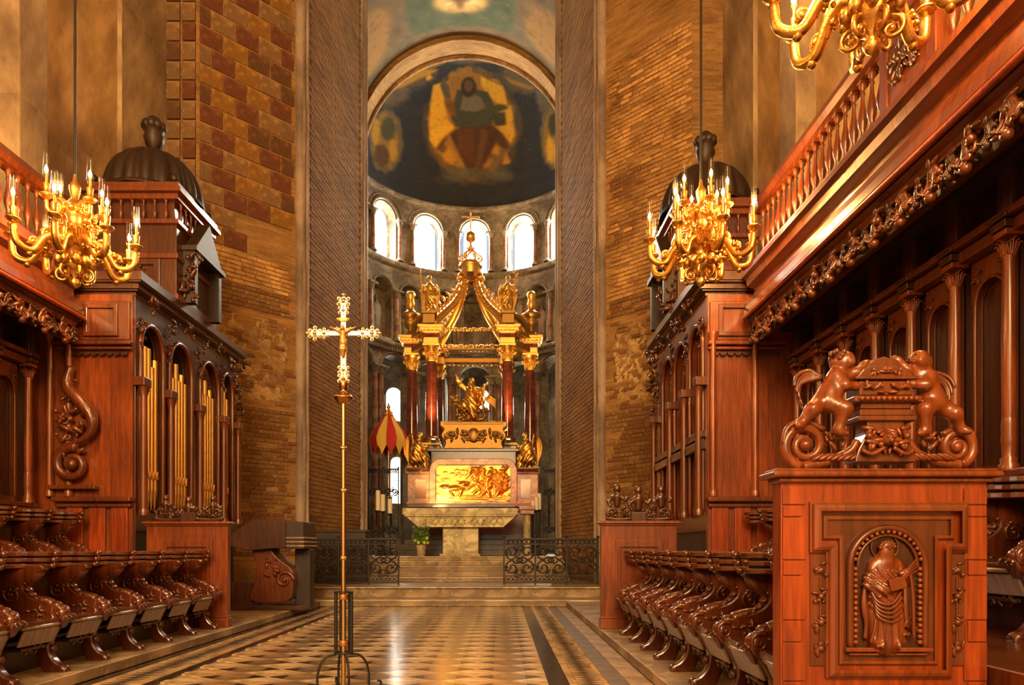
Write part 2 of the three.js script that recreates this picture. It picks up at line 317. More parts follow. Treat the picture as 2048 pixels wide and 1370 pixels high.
// ---------------------------------------------------------------- side walls, piers
const H = 19.4;
for (const s of [-1, 1]) {
  const nm = s < 0 ? 'left' : 'right';
  struct('wall_' + nm, [box(0.5, H, 26, s * (WX + 0.25), H / 2, -1.3)], mt.plaster, s < 0 ? 'limewashed side wall above the left stalls' : 'limewashed side wall above the right stalls');
  struct('wall_' + nm + '_pilaster', [box(0.35, H, 0.62, s * (WX - 0.12), H / 2, s < 0 ? -9.9 : -10.55, 0.03), box(0.12, H, 1.75, s * (WX - 0.02), H / 2, -13.45, 0.02)], mt.plasterGrey, s < 0 ? 'grey plaster pilaster strips of the left wall' : 'grey plaster pilaster strips of the right wall');
  // crossing pier: front face, splayed brick face, reveal along the choir bay
  const plan = [[WX + 0.5, 14.3], [5.05, 14.3], [3.45, 15.9], [3.40, 16.0], [2.84, 19.9], [3.0, 20.2], [WX + 0.5, 20.2]].map(([x, d]) => [s * x, d]);
  const g = T(ext(plan, H), 0, 0, 0, -PI / 2);
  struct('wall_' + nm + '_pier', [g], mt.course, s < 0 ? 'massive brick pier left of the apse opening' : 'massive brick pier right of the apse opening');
  const pier = scene.getObjectByName('wall_' + nm + '_pier');
  struct('trim_shaft', [cyl(0.14, 0.14, H, s * 3.44, 0, -15.96, 16), cyl(0.05, 0.05, H, s * 3.30, 0, -16.02, 10)], mt.shaft, 'slim stone shaft on the ' + nm + ' pier corner');
  struct('trim_shaft', [cyl(0.12, 0.12, H, s * 2.86, 0, -19.95, 14), cyl(0.07, 0.07, H, s * 2.76, 0, -20.1, 10)], mt.shaft, 'grey stone shaft at the ' + nm + ' edge of the apse opening');
  // courses of thin bricks on the splayed face and on the reveal
  const a = V(s * 5.05, 0, -14.3), b = V(s * 3.52, 0, -15.83), dir = b.clone().sub(a), len = dir.length(); dir.normalize();
  const ang = Math.atan2(-dir.z, dir.x), R = rng(s < 0 ? 11 : 12);
  const brickMats = [[0.74, 0.46, 0.17], [0.64, 0.37, 0.13], [0.80, 0.53, 0.21], [0.60, 0.31, 0.10]].map(c => { const m = mt.ochre.clone(); m.color.setRGB(...c); return m; });
  const nrm = V(-s * Math.SQRT1_2, 0, Math.SQRT1_2).multiplyScalar(1);
  const bg = [0.26, 0.33, 0.21].map(w => ready(box(w, 0.078, 0.06, 0, 0, 0, 0.006)));
  const bw = [0.26, 0.33, 0.21], loose = []; let count = 0;
  const topBrick = s < 0 ? 7.4 : 12;
  for (let row = 0; row * 0.095 < topBrick - 1.0; row++) {
    const y = 1.05 + row * 0.095; let u = (row % 2) * -0.14;
    while (u < len - 0.05) {
      const v = R() * 3 | 0, w = bw[v], uc = u + w / 2; u += w + 0.014; const drop = R(), out = R(), mm = R() * 4 | 0;
      if (uc < 0.08 || uc > len - 0.1 || drop < 0.07 || (y > 4.2 && y < 6.3 && drop < 0.75 && uc > 0.2)) continue;
      const p = a.clone().addScaledVector(dir, uc).addScaledVector(nrm, -0.012 + 0.014 * out); p.y = y;
      if (count < 300) { count++; const o = part(pier, 'brick', bg[v], brickMats[mm]); o.position.copy(p); o.rotation.y = ang; }
      else loose.push(T(bg[v].clone(), p.x, p.y, p.z, 0, ang));
    }
  }
  const lo = part(pier, 'upper_brick_courses', loose, brickMats[1]); lo.userData.kind = 'stuff';
  { // patch of rough pitted rubble plaster between the brick courses
    const nx = 44, ny = 60, P = [], I = [], y0 = 4.25, y1 = 6.25;
    for (let j = 0; j <= ny; j++) for (let i = 0; i <= nx; i++) {
      const t = i / nx, v = j / ny, e = Math.min(1, 9 * Math.min(t, 1 - t, v, 1 - v) * (0.5 + fbm(t * 9, v * 9, 9, 9, 2)));
      const n = fbm(t * 16, v * 18, 16, 18, 3), q = a.clone().addScaledVector(dir, 0.22 + t * (len - 0.26)).addScaledVector(nrm, -0.03 + e * (0.035 + 0.11 * (n - 0.5)));
      P.push(q.x, y0 + (y1 - y0) * v, q.z);
    }
    for (let j = 0; j < ny; j++) for (let i = 0; i < nx; i++) { const k = j * (nx + 1) + i, m = k + nx + 1; I.push(k, k + 1, m, k + 1, m + 1, m); }
    const rg = new THREE.BufferGeometry(); rg.setAttribute('position', new THREE.Float32BufferAttribute(P, 3)); rg.setIndex(I); rg.computeVertexNormals();
    const rm = mt.ochre.clone(); rm.color.setRGB(0.66, 0.45, 0.20); rm.side = THREE.DoubleSide;
    part(pier, 'rubble_patch', [rg], rm).userData.label = 'rough pitted rubble plaster';
  }
  // brick courses of the reveal that runs back to the apse
  const ra = V(s * 3.376, 0, -16.15), rb = V(s * 2.858, 0, -19.75), rd = rb.clone().sub(ra), rl = rd.length(); rd.normalize();
  const rn = V(-s * -rd.z * s * s, 0, 0); rn.set(rd.z * s, 0, -rd.x * s); if (rn.x * s > 0) rn.negate();
  const rang = Math.atan2(-rd.z, rd.x), rev = [];
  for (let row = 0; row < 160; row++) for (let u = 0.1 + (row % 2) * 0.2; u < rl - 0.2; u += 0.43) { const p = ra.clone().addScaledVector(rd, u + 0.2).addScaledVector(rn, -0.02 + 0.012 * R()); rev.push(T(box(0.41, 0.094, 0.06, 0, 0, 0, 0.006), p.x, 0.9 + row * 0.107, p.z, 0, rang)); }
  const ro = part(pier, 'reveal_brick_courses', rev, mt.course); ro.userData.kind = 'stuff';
  if (s < 0) {
    // painted stone blocks on the upper pier: pale, yellow and red in turn
    const tone = { p: [0.74, 0.50, 0.22], y: [0.82, 0.47, 0.085], r: [0.46, 0.185, 0.075], d: [0.38, 0.20, 0.08], g: [0.62, 0.43, 0.20] };
    const tm = {}; for (const k in tone) { tm[k] = mt.ochre.clone(); tm[k].color.setRGB(...tone[k]); }
    const rows = ['yryrp', 'dyrpg', 'ryddp', 'pryrd', 'rpyry', 'grypd', 'prryd', 'dprpr', 'yrppp'];
    const bh = 0.40, bl = 0.52;
    for (let r = 0; r < 26; r++) {
      const str = r < 9 ? rows[8 - r] : rows[(r * 5) % 8], y = 7.5 + r * bh, off = (r % 2) * -0.26;
      for (let i = 0; i < 6; i++) {
        const u0 = Math.max(0.02, off + i * bl), u1 = Math.min(len - 0.02, off + (i + 1) * bl); if (u1 - u0 < 0.12) continue;
        if (r < 2 && i > 1) continue;
        const p = a.clone().addScaledVector(dir, (u0 + u1) / 2).addScaledVector(nrm, -0.02 + 0.012 * R()); p.y = y + bh / 2;
        const o = part(pier, 'stone_block', box(u1 - u0 - 0.03, bh - 0.03, 0.08, 0, 0, 0, 0.012), tm[str[i % 5]]); o.position.copy(p); o.rotation.y = ang;
      }
      for (let i = 0; i < 2; i++) { const o = part(pier, 'stone_block', box(0.32 - (i ? 0.03 : 0.06), bh - 0.03, 0.08, 0, 0, 0, 0.012), tm['pgrdpp'[(r * 2 + i * 3) % 6]]); o.position.set(-5.22 - i * 0.33, y + bh / 2, -14.29 + 0.01 * R()); }
    }
  }
}
// nave behind the eye: end wall with a tall window that lets the daylight in, ceiling vault
struct('ceiling', [box(13, 0.5, 34, 0, H + 0.25, -4)], mt.plasterGrey, 'vault over the choir');
struct('wall_back', [box(12.6, H, 0.5, 0, H / 2, 11.9)], mt.plaster, 'end wall of the nave');
function windowPane(n, x, y, z, w, h, ry, m, label) { const o = part(scene, 'window_' + n, [T(ext(archPts(w / 2, -h / 2, h / 2 - w / 2), 0.03), 0, 0, 0)], m); o.position.set(x, y, z); o.rotation.y = ry; o.userData = { kind: 'structure', label, category: 'window' }; return o; }
windowPane(20, 0, 8.5, 11.6, 6.5, 12, PI, mt.paneDim, 'tall arched window in the end wall of the nave');
areaLight(0, 8.5, 11.4, 6.2, 11, 0, 6, -8, DAY.naveColor, DAY.nave);

// ---------------------------------------------------------------- choir bay, triumphal arch, apse
const Z0 = 25.3, RA = 4.69, YR = 15.7, YS = 12.87, YG = 9.5;
function onApse(a, r, y) { return V(r * Math.sin(a), y, -(Z0 + r * Math.cos(a))); }
function arcade(name, R, th, y0, y1, ops, mat, label, a0 = -PI / 2, a1 = PI / 2) {
  const P = [], quad = (a, b, c, d) => P.push(a, b, c, a, c, d);
  let br = []; for (let i = 0; i <= 120; i++) br.push(a0 + (a1 - a0) * i / 120);
  for (const o of ops) for (let k = 0; k <= 14; k++) br.push(o.a - o.w + 2 * o.w * (0.5 - 0.5 * Math.cos(PI * k / 14)));
  br = br.filter(a => a >= a0 - 1e-6 && a <= a1 + 1e-6).sort((a, b) => a - b);
  const top = (o, a) => o.ys + Math.sqrt(Math.max(0, (o.w * o.w - (a - o.a) ** 2))) * R;
  for (let i = 0; i + 1 < br.length; i++) {
    const a = br[i], b = br[i + 1]; if (b - a < 1e-7) continue; const m = (a + b) / 2;
    const o = ops.find(o => Math.abs(m - o.a) < o.w);
    const wall = (ya0, ya1, yb0, yb1) => { quad(onApse(a, R, ya0), onApse(a, R, ya1), onApse(b, R, yb1), onApse(b, R, yb0)); quad(onApse(a, R + th, ya0), onApse(b, R + th, yb0), onApse(b, R + th, yb1), onApse(a, R + th, ya1)); };
    if (!o) wall(y0, y1, y0, y1);
    else {
      const ta = top(o, a), tb = top(o, b); wall(ta, y1, tb, y1);
      quad(onApse(a, R, ta), onApse(b, R, tb), onApse(b, R + th, tb), onApse(a, R + th, ta));
      if (o.yb > y0) { wall(y0, o.yb, y0, o.yb); quad(onApse(a, R, o.yb), onApse(a, R + th, o.yb), onApse(b, R + th, o.yb), onApse(b, R, o.yb)); }
    }
  }
  for (const o of ops) for (const e of [-1, 1]) { const a = o.a + e * o.w; quad(onApse(a, R, o.yb), onApse(a, R, o.ys), onApse(a, R + th, o.ys), onApse(a, R + th, o.yb)); }
  const g = new THREE.BufferGeometry(); g.setAttribute('position', new THREE.Float32BufferAttribute(P.flatMap(v => [v.x, v.y, v.z]), 3)); g.computeVertexNormals();
  return struct(name, [g], mat, label);
}
function ringMold(r, pts, a0 = -PI / 2, a1 = PI / 2, n = 72) {      // moulding round the apse; profile = [outward inset, height]
  const g = new THREE.LatheGeometry(pts.map(p => new THREE.Vector2(r - p[0], p[1])), n, PI - a1, a1 - a0);
  return T(g, 0, 0, -Z0);
}
const D = PI / 180;
const winA = [-75, -50, -25, 0, 25, 50, 75].map(a => a * D);
arcade('wall_apse_upper', RA, 0.7, YS, YR, winA.map(a => ({ a, w: 0.125, yb: YS + 0.12, ys: YS + 1.75 })), mt.apse, 'window storey of the apse');
arcade('wall_apse_middle', RA, 0.45, YG, YS, [-68, -51, -34, -17, 0, 17, 34, 51, 68].map(a => ({ a: a * D, w: 0.098, yb: YG + 0.25, ys: YS - 1.2 })), mt.apse, 'blind gallery storey of the apse with painted saints in its arches');
arcade('wall_apse_lower', RA, 0.6, DL, YG, [-66, -44, -22, 0, 22, 44, 66].map(a => ({ a: a * D, w: 0.135, yb: DL + 0.02, ys: YG - 1.05 })), mt.apse, 'tall arcade of the apse open to the ambulatory');
struct('trim_apse', [ringMold(RA, [[0, YS - 0.2], [0.16, YS - 0.14], [0.2, YS - 0.02], [0.16, YS + 0.05], [0, YS + 0.08]]), ringMold(RA, [[0, YR - 0.16], [0.14, YR - 0.1], [0.18, YR + 0.02], [0, YR + 0.06]]), ringMold(RA, [[0, YG - 0.15], [0.18, YG - 0.06], [0.2, YG + 0.08], [0, YG + 0.12]])], mt.apse, 'moulded string courses round the apse');
{
  // bead course under the gallery, columns and arch rings
  const beads = []; for (let a = -88; a <= 88; a += 1.6) { const p = onApse(a * D, RA - 0.08, YG - 0.22); beads.push(T(box(0.08, 0.14, 0.14, 0, 0, 0), p.x, p.y, p.z, 0, -a * D)); }
  struct('trim_corbels', beads, mt.apse, 'row of small corbels below the apse gallery');
  const ring = (a, w, ys, yb, rr, tr) => { const pts = []; for (let i = 0; i <= 14; i++) { const t = PI * i / 14; pts.push(onApse(a + Math.cos(t) * w, rr, ys + Math.sin(t) * w * RA)); } return tube(pts, tr, 28, 6); };
  const arch = []; for (const a of winA) { arch.push(ring(a, 0.150, YS + 1.75, 0, RA - 0.02, 0.06), ring(a, 0.185, YS + 1.75, 0, RA - 0.01, 0.035)); }
  for (const a of [-68, -51, -34, -17, 0, 17, 34, 51, 68]) arch.push(ring(a * D, 0.115, YS - 1.2, 0, RA - 0.01, 0.05));
  for (const a of [-66, -44, -22, 0, 22, 44, 66]) arch.push(ring(a * D, 0.155, YG - 1.05, 0, RA - 0.01, 0.05));
  struct('trim_archivolts', arch, mt.apse, 'moulded arch rings of the apse');
  const col = (a, r, y0, y1, rad) => { const p = onApse(a, r, 0); return { shaft: cyl(rad, rad * 0.9, y1 - y0 - rad * 4.4, p.x, y0 + rad * 1.6, p.z, 12), stone: [lathe([[rad * 1.7, 0], [rad * 1.7, rad * 0.7], [rad * 1.3, rad], [rad * 1.35, rad * 1.4], [rad, rad * 1.7]], 12, p.x, y0, p.z), lathe([[rad, 0], [rad * 1.2, rad * 0.2], [rad * 1.3, rad * 1.2], [rad * 1.9, rad * 2.2], [rad * 1.5, rad * 2.3]], 10, p.x, y1 - rad * 2.8, p.z), T(box(rad * 4, rad * 0.7, rad * 4), p.x, y1 - rad * 0.35, p.z, 0, -a)] }; };
  const red = M(0.40, 0.22, 0.15, 0.35, { map: marbleTex });
  const cols = [];
  for (const a of winA) for (const e of [-1, 1]) cols.push(col(a + e * 0.153, RA - 0.1, YS + 0.08, YS + 1.75, 0.085));
  for (let a = -59.5; a < 60; a += 17) cols.push(col(a * D, RA - 0.02, YG + 0.15, YS - 1.15, 0.11));
  for (let a = -55; a < 56; a += 22) for (const e of [-0.035, 0.035]) cols.push(col(a * D + e, RA - 0.06, DL, YG - 1.0, 0.13));
  cols.forEach((c, i) => { const m = struct('apse_column', [c.shaft], red, 'slim marble column of the apse wall'); m.userData.group = 'wall columns of the apse'; part(m, 'capital_and_base', c.stone, mt.apse); });
  // painted back of the gallery
  const back = ringMold(RA + 0.45, [[0, YG - 0.1], [0, YS + 0.1]]);
  struct('wall_apse_gallery_back', [back], mt.apse, 'dark wall behind the apse gallery');
  const paint = [mt.apse.clone(), mt.apse.clone(), mt.apse.clone()]; paint[0].color.setRGB(0.36, 0.36, 0.33); paint[1].color.setRGB(0.46, 0.38, 0.24); paint[2].color.setRGB(0.38, 0.25, 0.18);
  [-51, -34, 34, 51].forEach((a, i) => {
    const p = onApse(a * D, RA + 0.36, YG + 0.3);
    const g = T(figure([cap(0, 0, 0, 0.22, 0, 0.75, 0, 0.17), cap(0, 0.75, 0, 0.17, 0, 1.12, 0, 0.15), cap(-0.15, 1.15, 0, 0.08, -0.24, 0.8, 0.03, 0.06), cap(0.15, 1.15, 0, 0.08, 0.2, 0.85, 0.08, 0.06), cap(0, 1.2, 0, 0.06, 0, 1.46, 0, 0.11)], 26, 0.05), 0, 0, 0, 0, 0, 0, 1, 1.1, 0.45);
    const t = part(scene.getObjectByName('wall_apse_gallery_back'), 'painted_saint', g, paint[i % 3]); t.position.copy(p); t.rotation.y = -a * D; t.userData.label = ['saint in blue-grey robe', 'saint in ochre robe', 'saint in red-brown robe', 'saint in grey robe'][i];
  });
}
// apse windows, glowing with daylight
winA.forEach((a, i) => {
  if (Math.abs(a) > 1.2) return;
  const p = onApse(a, RA + 0.5, YS + 1.2);
  const o = windowPane(i, p.x, p.y, p.z, 0.98, 2.2, -a, mt.pane, 'bright round-headed window in the apse');
  const bars = []; for (let k = -1; k <= 1; k++) bars.push(cyl(0.012, 0.012, 2.0, k * 0.24, -1.1, 0.05, 5)); for (let k = 0; k < 5; k++) bars.push(T(cyl(0.01, 0.01, 0.96, 0, 0, 0, 5), 0.48, -0.9 + k * 0.4, 0.05, 0, 0, PI / 2));
  part(o, 'glazing_bars', bars, mt.iron);
  const q = onApse(a, RA + 0.44, YS + 1.2); areaLight(q.x, q.y, q.z, 0.8, 2, 0, YS - 1.5, -(Z0 - 4), DAY.color, DAY.apse);
});
// half dome with a painted vision of a robed figure in a golden glory
{
  const N = 1024, cv = document.createElement('canvas'); cv.width = N; cv.height = N; const c = cv.getContext('2d');
  const R = rng(5);
  // pixel of the photo -> azimuth and elevation on the half dome
  const hit = (px, py) => { const dx = (px - VX) / F, dy = -(py - VY) / F; const o = V(CX, CY - YR, Z0), d = V(dx, dy, -1).normalize(); const b = o.dot(d), cc = o.dot(o) - RA * RA, q = b * b - cc; if (q < 0) return null; const t = -b + Math.sqrt(q), p = o.addScaledVector(d, t); return [Math.atan2(p.x, -p.z), Math.asin(cl(p.y / RA, -1, 1))]; };
  const uvp = (px, py) => { const h = hit(px, py) ?? [0, PI / 2]; return [(h[0] / PI + 0.5) * N, (1 - h[1] / (PI / 2)) * N]; };
  const blob = (pts, col, a = 1) => { c.globalAlpha = a; c.fillStyle = col; c.beginPath(); pts.forEach((p, i) => { const [u, v] = uvp(...p); i ? c.lineTo(u, v) : c.moveTo(u, v); }); c.closePath(); c.fill(); c.globalAlpha = 1; };
  const oval = (x, y, rx, ry, col, a = 1, jag = 0) => { const p = []; for (let i = 0; i < 40; i++) { const t = i / 40 * 2 * PI, j = 1 + (R() - 0.5) * jag; p.push([x + Math.cos(t) * rx * j, y + Math.sin(t) * ry * j]); } blob(p, col, a); };
  c.fillStyle = '#20242c'; c.fillRect(0, 0, N, N);
  for (let i = 0; i < 900; i++) { c.globalAlpha = 0.12; c.fillStyle = ['#2c3440', '#191a1e', '#3a3428', '#26303c'][i & 3]; c.beginPath(); c.ellipse(R() * N, R() * N, 10 + R() * 40, 6 + R() * 20, R() * 3, 0, 7); c.fill(); }
  c.globalAlpha = 0.6; c.fillStyle = '#8a7c50'; for (let i = 0; i < 420; i++) { c.fillRect(R() * N, N * 0.3 + R() * N * 0.7, 2.5, 2.5); } c.globalAlpha = 1;
  // border of cloud under the arch, with gilded angels
  for (const [x, y, rx, ry] of [[930, 108, 150, 16], [820, 150, 55, 28], [1050, 150, 55, 30], [770, 190, 40, 25], [1100, 195, 26, 36]]) for (let k = 0; k < 5; k++) oval(x + (R() - 0.5) * 24, y + (R() - 0.5) * 16, rx * (0.7 + R() * 0.4), ry * (0.8 + R() * 0.5), ['#5a4c38', '#6b5a44', '#4c4032', '#746450', '#53462f'][k], 0.5, 0.3);
  for (const [pts, col] of [
    [[[776, 180], [790, 162], [846, 138], [880, 138], [838, 158], [800, 176]], '#b98a22'], [[[846, 138], [862, 118], [888, 108], [892, 126], [868, 136]], '#8d6a20'], [[[850, 158], [858, 146], [866, 156], [856, 162]], '#d8a528'],
    [[[980, 118], [984, 106], [1010, 114], [1032, 126], [1026, 132], [1004, 132]], '#a5801e'], [[[1004, 150], [1040, 164], [1072, 176], [1060, 180], [1024, 168]], '#94711f'], [[[1050, 150], [1056, 136], [1074, 144], [1080, 164], [1064, 160]], '#b0852c']]) blob(pts, col, 0.95);
  // side groups
  oval(772, 282, 34, 64, '#6b5a40', 0.9, 0.15); oval(770, 280, 27, 56, '#8a681e', 0.9, 0.3); oval(776, 258, 14, 24, '#3c4032', 0.9, 0.3); oval(764, 312, 15, 24, '#4a3214', 0.9, 0.4); oval(786, 300, 9, 22, '#b48a26', 0.9, 0.5); oval(752, 262, 8, 26, '#b78c22', 0.8, 0.4);
  oval(1104, 276, 24, 62, '#6b5a40', 0.9, 0.15); oval(1102, 274, 17, 52, '#8a6a1c', 0.9, 0.3); oval(1100, 300, 8, 26, '#d0a028', 0.9, 0.5); oval(1106, 250, 9, 22, '#2e2a1c', 0.9, 0.4); oval(1112, 308, 6, 24, '#c1921e', 0.9, 0.5);
  // glory
  oval(944, 252, 98, 122, '#4a4030', 0.8, 0.12); oval(944, 250, 88, 112, '#7a5a26', 0.9, 0.12); oval(940, 238, 82, 100, '#a87820', 0.9, 0.15);
  for (let i = 0; i < 60; i++) { const t = R() * 6.28; oval(940 + Math.cos(t) * 76, 232 + Math.sin(t) * 92, 8, 8, ['#7a4e18', '#b8861e', '#5a4424'][i % 3], 0.7, 0.3); }
  blob([[866, 170], [884, 164], [890, 205], [896, 240], [910, 255], [886, 275], [872, 296], [858, 280], [860, 220]], '#e3ac24'); blob([[862, 262], [896, 246], [908, 254], [880, 280], [866, 294]], '#f0b826');
  blob([[960, 150], [980, 162], [1006, 172], [1016, 210], [994, 206], [978, 192], [962, 170]], '#dba727'); blob([[1000, 215], [1022, 210], [1030, 270], [1022, 288], [1006, 268], [990, 252]], '#c99a22');
  blob([[884, 310], [898, 290], [912, 310], [904, 330], [888, 322]], '#c58a20'); blob([[1004, 330], [1012, 302], [1022, 326]], '#b87e20');
  blob([[896, 150], [930, 136], [962, 150], [958, 180], [904, 182]], '#96691c', 0.9);
  // the seated figure: robe, mantle, arms, head
  blob([[900, 268], [880, 296], [870, 304], [884, 282], [910, 260], [930, 250], [985, 250], [1006, 268], [1020, 296], [1010, 300], [992, 284], [974, 318], [952, 352], [938, 352], [924, 318]], '#4a2c1a'); blob([[914, 262], [946, 256], [950, 330], [936, 320], [918, 300]], '#5e3218', 0.9); blob([[962, 256], [976, 262], [962, 330], [948, 346]], '#6b4526', 0.8);
  blob([[906, 212], [914, 180], [944, 176], [976, 184], [990, 214], [984, 250], [912, 254], [902, 236]], '#3f4238'); blob([[920, 220], [926, 190], [944, 186], [962, 194], [972, 216], [950, 224]], '#6f6a58'); blob([[890, 196], [880, 170], [886, 158], [898, 172], [902, 198]], '#55503f');
  blob([[888, 198], [906, 200], [914, 236], [900, 228], [890, 212]], '#7c4c1a'); blob([[976, 214], [1000, 208], [1018, 216], [996, 224], [980, 226]], '#3e4424'); blob([[984, 226], [1010, 224], [1012, 250], [990, 252]], '#2c302a', 0.9);
  oval(937, 174, 15, 20, '#33231a', 1, 0.1); oval(937, 172, 9, 12, '#5f4528', 1, 0.1);
  for (let k = 0; k < 16; k++) oval(890 + R() * 120, 340 + R() * 22, 24, 10, ['#56523f', '#44423a', '#6a6250'][k % 3], 0.35, 0.3);
  blurCanvas(c, N, N, 4, 2);
  // folds, modelling and weathering over everything
  for (let i = 0; i < 2600; i++) { c.globalAlpha = 0.10; c.fillStyle = ['#0e0d0c', '#6e5a38', '#201a14', '#8c7248'][i & 3]; c.beginPath(); c.ellipse(R() * N, R() * N, 2 + R() * 10, 2 + R() * 5, R() * 3, 0, 7); c.fill(); }
  c.globalAlpha = 1; blurCanvas(c, N, N, 2, 1);
  const tex = new THREE.CanvasTexture(cv); tex.colorSpace = THREE.SRGBColorSpace;
  const g = new THREE.BufferGeometry(), P = [], U = [], I = [], nu = 96, nv = 48;
  for (let j = 0; j <= nv; j++) for (let i = 0; i <= nu; i++) { const a = (i / nu - 0.5) * PI, e = j / nv * PI / 2, q = onApse(a, RA * Math.cos(e), YR + RA * Math.sin(e)); P.push(q.x, q.y, q.z); U.push(i / nu, j / nv); }
  for (let j = 0; j < nv; j++) for (let i = 0; i < nu; i++) { const a = j * (nu + 1) + i, b = a + nu + 1; I.push(a, a + 1, b, a + 1, b + 1, b); }
  g.setAttribute('position', new THREE.Float32BufferAttribute(P, 3)); g.setAttribute('uv', new THREE.Float32BufferAttribute(U, 2)); g.setIndex(I); g.computeVertexNormals(); g.userData.ready = true;
  const fm = new THREE.MeshPhysicalMaterial({ map: tex, roughness: 0.75, side: THREE.DoubleSide });
  const dome = part(scene, 'ceiling_apse', g, fm); dome.userData = { kind: 'structure', label: 'painted half dome of the apse with a robed figure in a golden glory', category: 'ceiling' };
  const shell = part(scene, 'ceiling_apse_shell', [T(new THREE.SphereGeometry(RA + 0.5, 32, 16, PI, PI, 0, PI / 2), 0, YR, -Z0, 0, 0, 0)], mt.apse); shell.rotation.y = 0; shell.userData = { kind: 'structure', label: 'masonry back of the apse half dome', category: 'ceiling' };
  // triumphal arch and painted barrel vault before it
  const RV = 3.77, YV = 15.1, xc = -0.1;
  const wallShape = poly([[-7, DL], [-7, 21.5], [7, 21.5], [7, DL]]);
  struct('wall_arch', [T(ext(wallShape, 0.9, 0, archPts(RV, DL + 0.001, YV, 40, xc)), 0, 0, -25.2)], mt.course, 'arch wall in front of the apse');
  const rim = [0, 1].map(k => { const pts = []; for (let i = 0; i <= 40; i++) { const t = PI * i / 40; pts.push([xc + Math.cos(t) * (RV - 0.02), YV + Math.sin(t) * (RV - 0.02), k ? -25.18 : -24.32]); } return tube(pts, k ? 0.09 : 0.03, 60, 7); });
  struct('trim_arch', rim, mt.brown, 'moulded rim of the arch before the apse');
  const vc = document.createElement('canvas'); vc.width = 1024; vc.height = 512; const k = vc.getContext('2d');
  k.fillStyle = '#5b4526'; k.fillRect(0, 0, 1024, 512);
  for (let i = 0; i < 1500; i++) { k.globalAlpha = 0.16; k.fillStyle = ['#2e3524', '#7a5a28', '#4b3a20', '#8a6a30', '#394430'][i % 5]; k.beginPath(); k.ellipse(R() * 1024, R() * 512, 8 + R() * 40, 6 + R() * 22, R() * 3, 0, 7); k.fill(); }
  k.globalAlpha = 0.9; k.fillStyle = '#38472c'; k.beginPath(); k.roundRect(345, 200, 320, 265, 60); k.fill(); k.strokeStyle = '#6d5636'; k.lineWidth = 12; k.stroke();
  for (let i = 0; i < 160; i++) { k.globalAlpha = 0.18; k.fillStyle = ['#4c5c34', '#263424', '#5c6238'][i % 3]; k.beginPath(); k.ellipse(360 + R() * 290, 220 + R() * 230, 22, 12, R() * 3, 0, 7); k.fill(); }
  k.globalAlpha = 1; k.fillStyle = '#caa25c'; k.beginPath(); k.ellipse(505, 330, 75, 62, 0, 0, 7); k.fill(); k.fillStyle = '#efd28c'; k.beginPath(); k.ellipse(505, 330, 48, 40, 0, 0, 7); k.fill();
  k.fillStyle = '#6a3f1c'; k.beginPath(); k.ellipse(503, 335, 12, 42, 0, 0, 7); k.fill(); k.beginPath(); k.ellipse(503, 325, 34, 9, 0, 0, 7); k.fill();
  k.globalAlpha = 0.9; for (const x of [210, 780]) { k.fillStyle = '#8d6422'; k.beginPath(); k.ellipse(x, 330, 90, 130, 0.3, 0, 7); k.fill(); } k.globalAlpha = 1;
  blurCanvas(k, 1024, 512, 9, 2);
  for (let i = 0; i < 1600; i++) { k.globalAlpha = 0.13; k.fillStyle = ['#1c180e', '#7a6232', '#2a2c1c', '#8c7038'][i & 3]; k.beginPath(); k.ellipse(R() * 1024, R() * 512, 3 + R() * 16, 2 + R() * 8, R() * 3, 0, 7); k.fill(); } k.globalAlpha = 1; blurCanvas(k, 1024, 512, 3, 1);
  const vt = new THREE.CanvasTexture(vc); vt.colorSpace = THREE.SRGBColorSpace;
  const vg = new THREE.BufferGeometry(), vp = [], vu = [], vi = [];
  for (let j = 0; j <= 8; j++) for (let i = 0; i <= 48; i++) { const t = PI - PI * i / 48, z = -19.9 - j / 8 * 4.42; vp.push(xc + Math.cos(t) * (RV + 0.12), YV + Math.sin(t) * (RV + 0.12), z); vu.push(i / 48, 1 - j / 8); }
  for (let j = 0; j < 8; j++) for (let i = 0; i < 48; i++) { const a = j * 49 + i, b = a + 49; vi.push(a, a + 1, b, a + 1, b + 1, b); }
  vg.setAttribute('position', new THREE.Float32BufferAttribute(vp, 3)); vg.setAttribute('uv', new THREE.Float32BufferAttribute(vu, 2)); vg.setIndex(vi); vg.computeVertexNormals(); vg.userData.ready = true;
  const vault = part(scene, 'ceiling_bay', vg, new THREE.MeshPhysicalMaterial({ map: vt, roughness: 0.8, side: THREE.DoubleSide })); vault.userData = { kind: 'structure', label: 'painted barrel vault with a green medallion before the apse', category: 'ceiling' };
  for (const s of [-1, 1]) struct(s < 0 ? 'wall_bay_left' : 'wall_bay_right', [box(0.4, 20, 4.6, s * 3.77 + xc + s * 0.3, 10, -22.3)], mt.apse, s < 0 ? 'left wall of the bay before the apse' : 'right wall of the bay before the apse');
  struct('ceiling_roof', [box(16, 0.4, 20, 0, 21.7, -28)], mt.apse, 'roof over the apse');
}
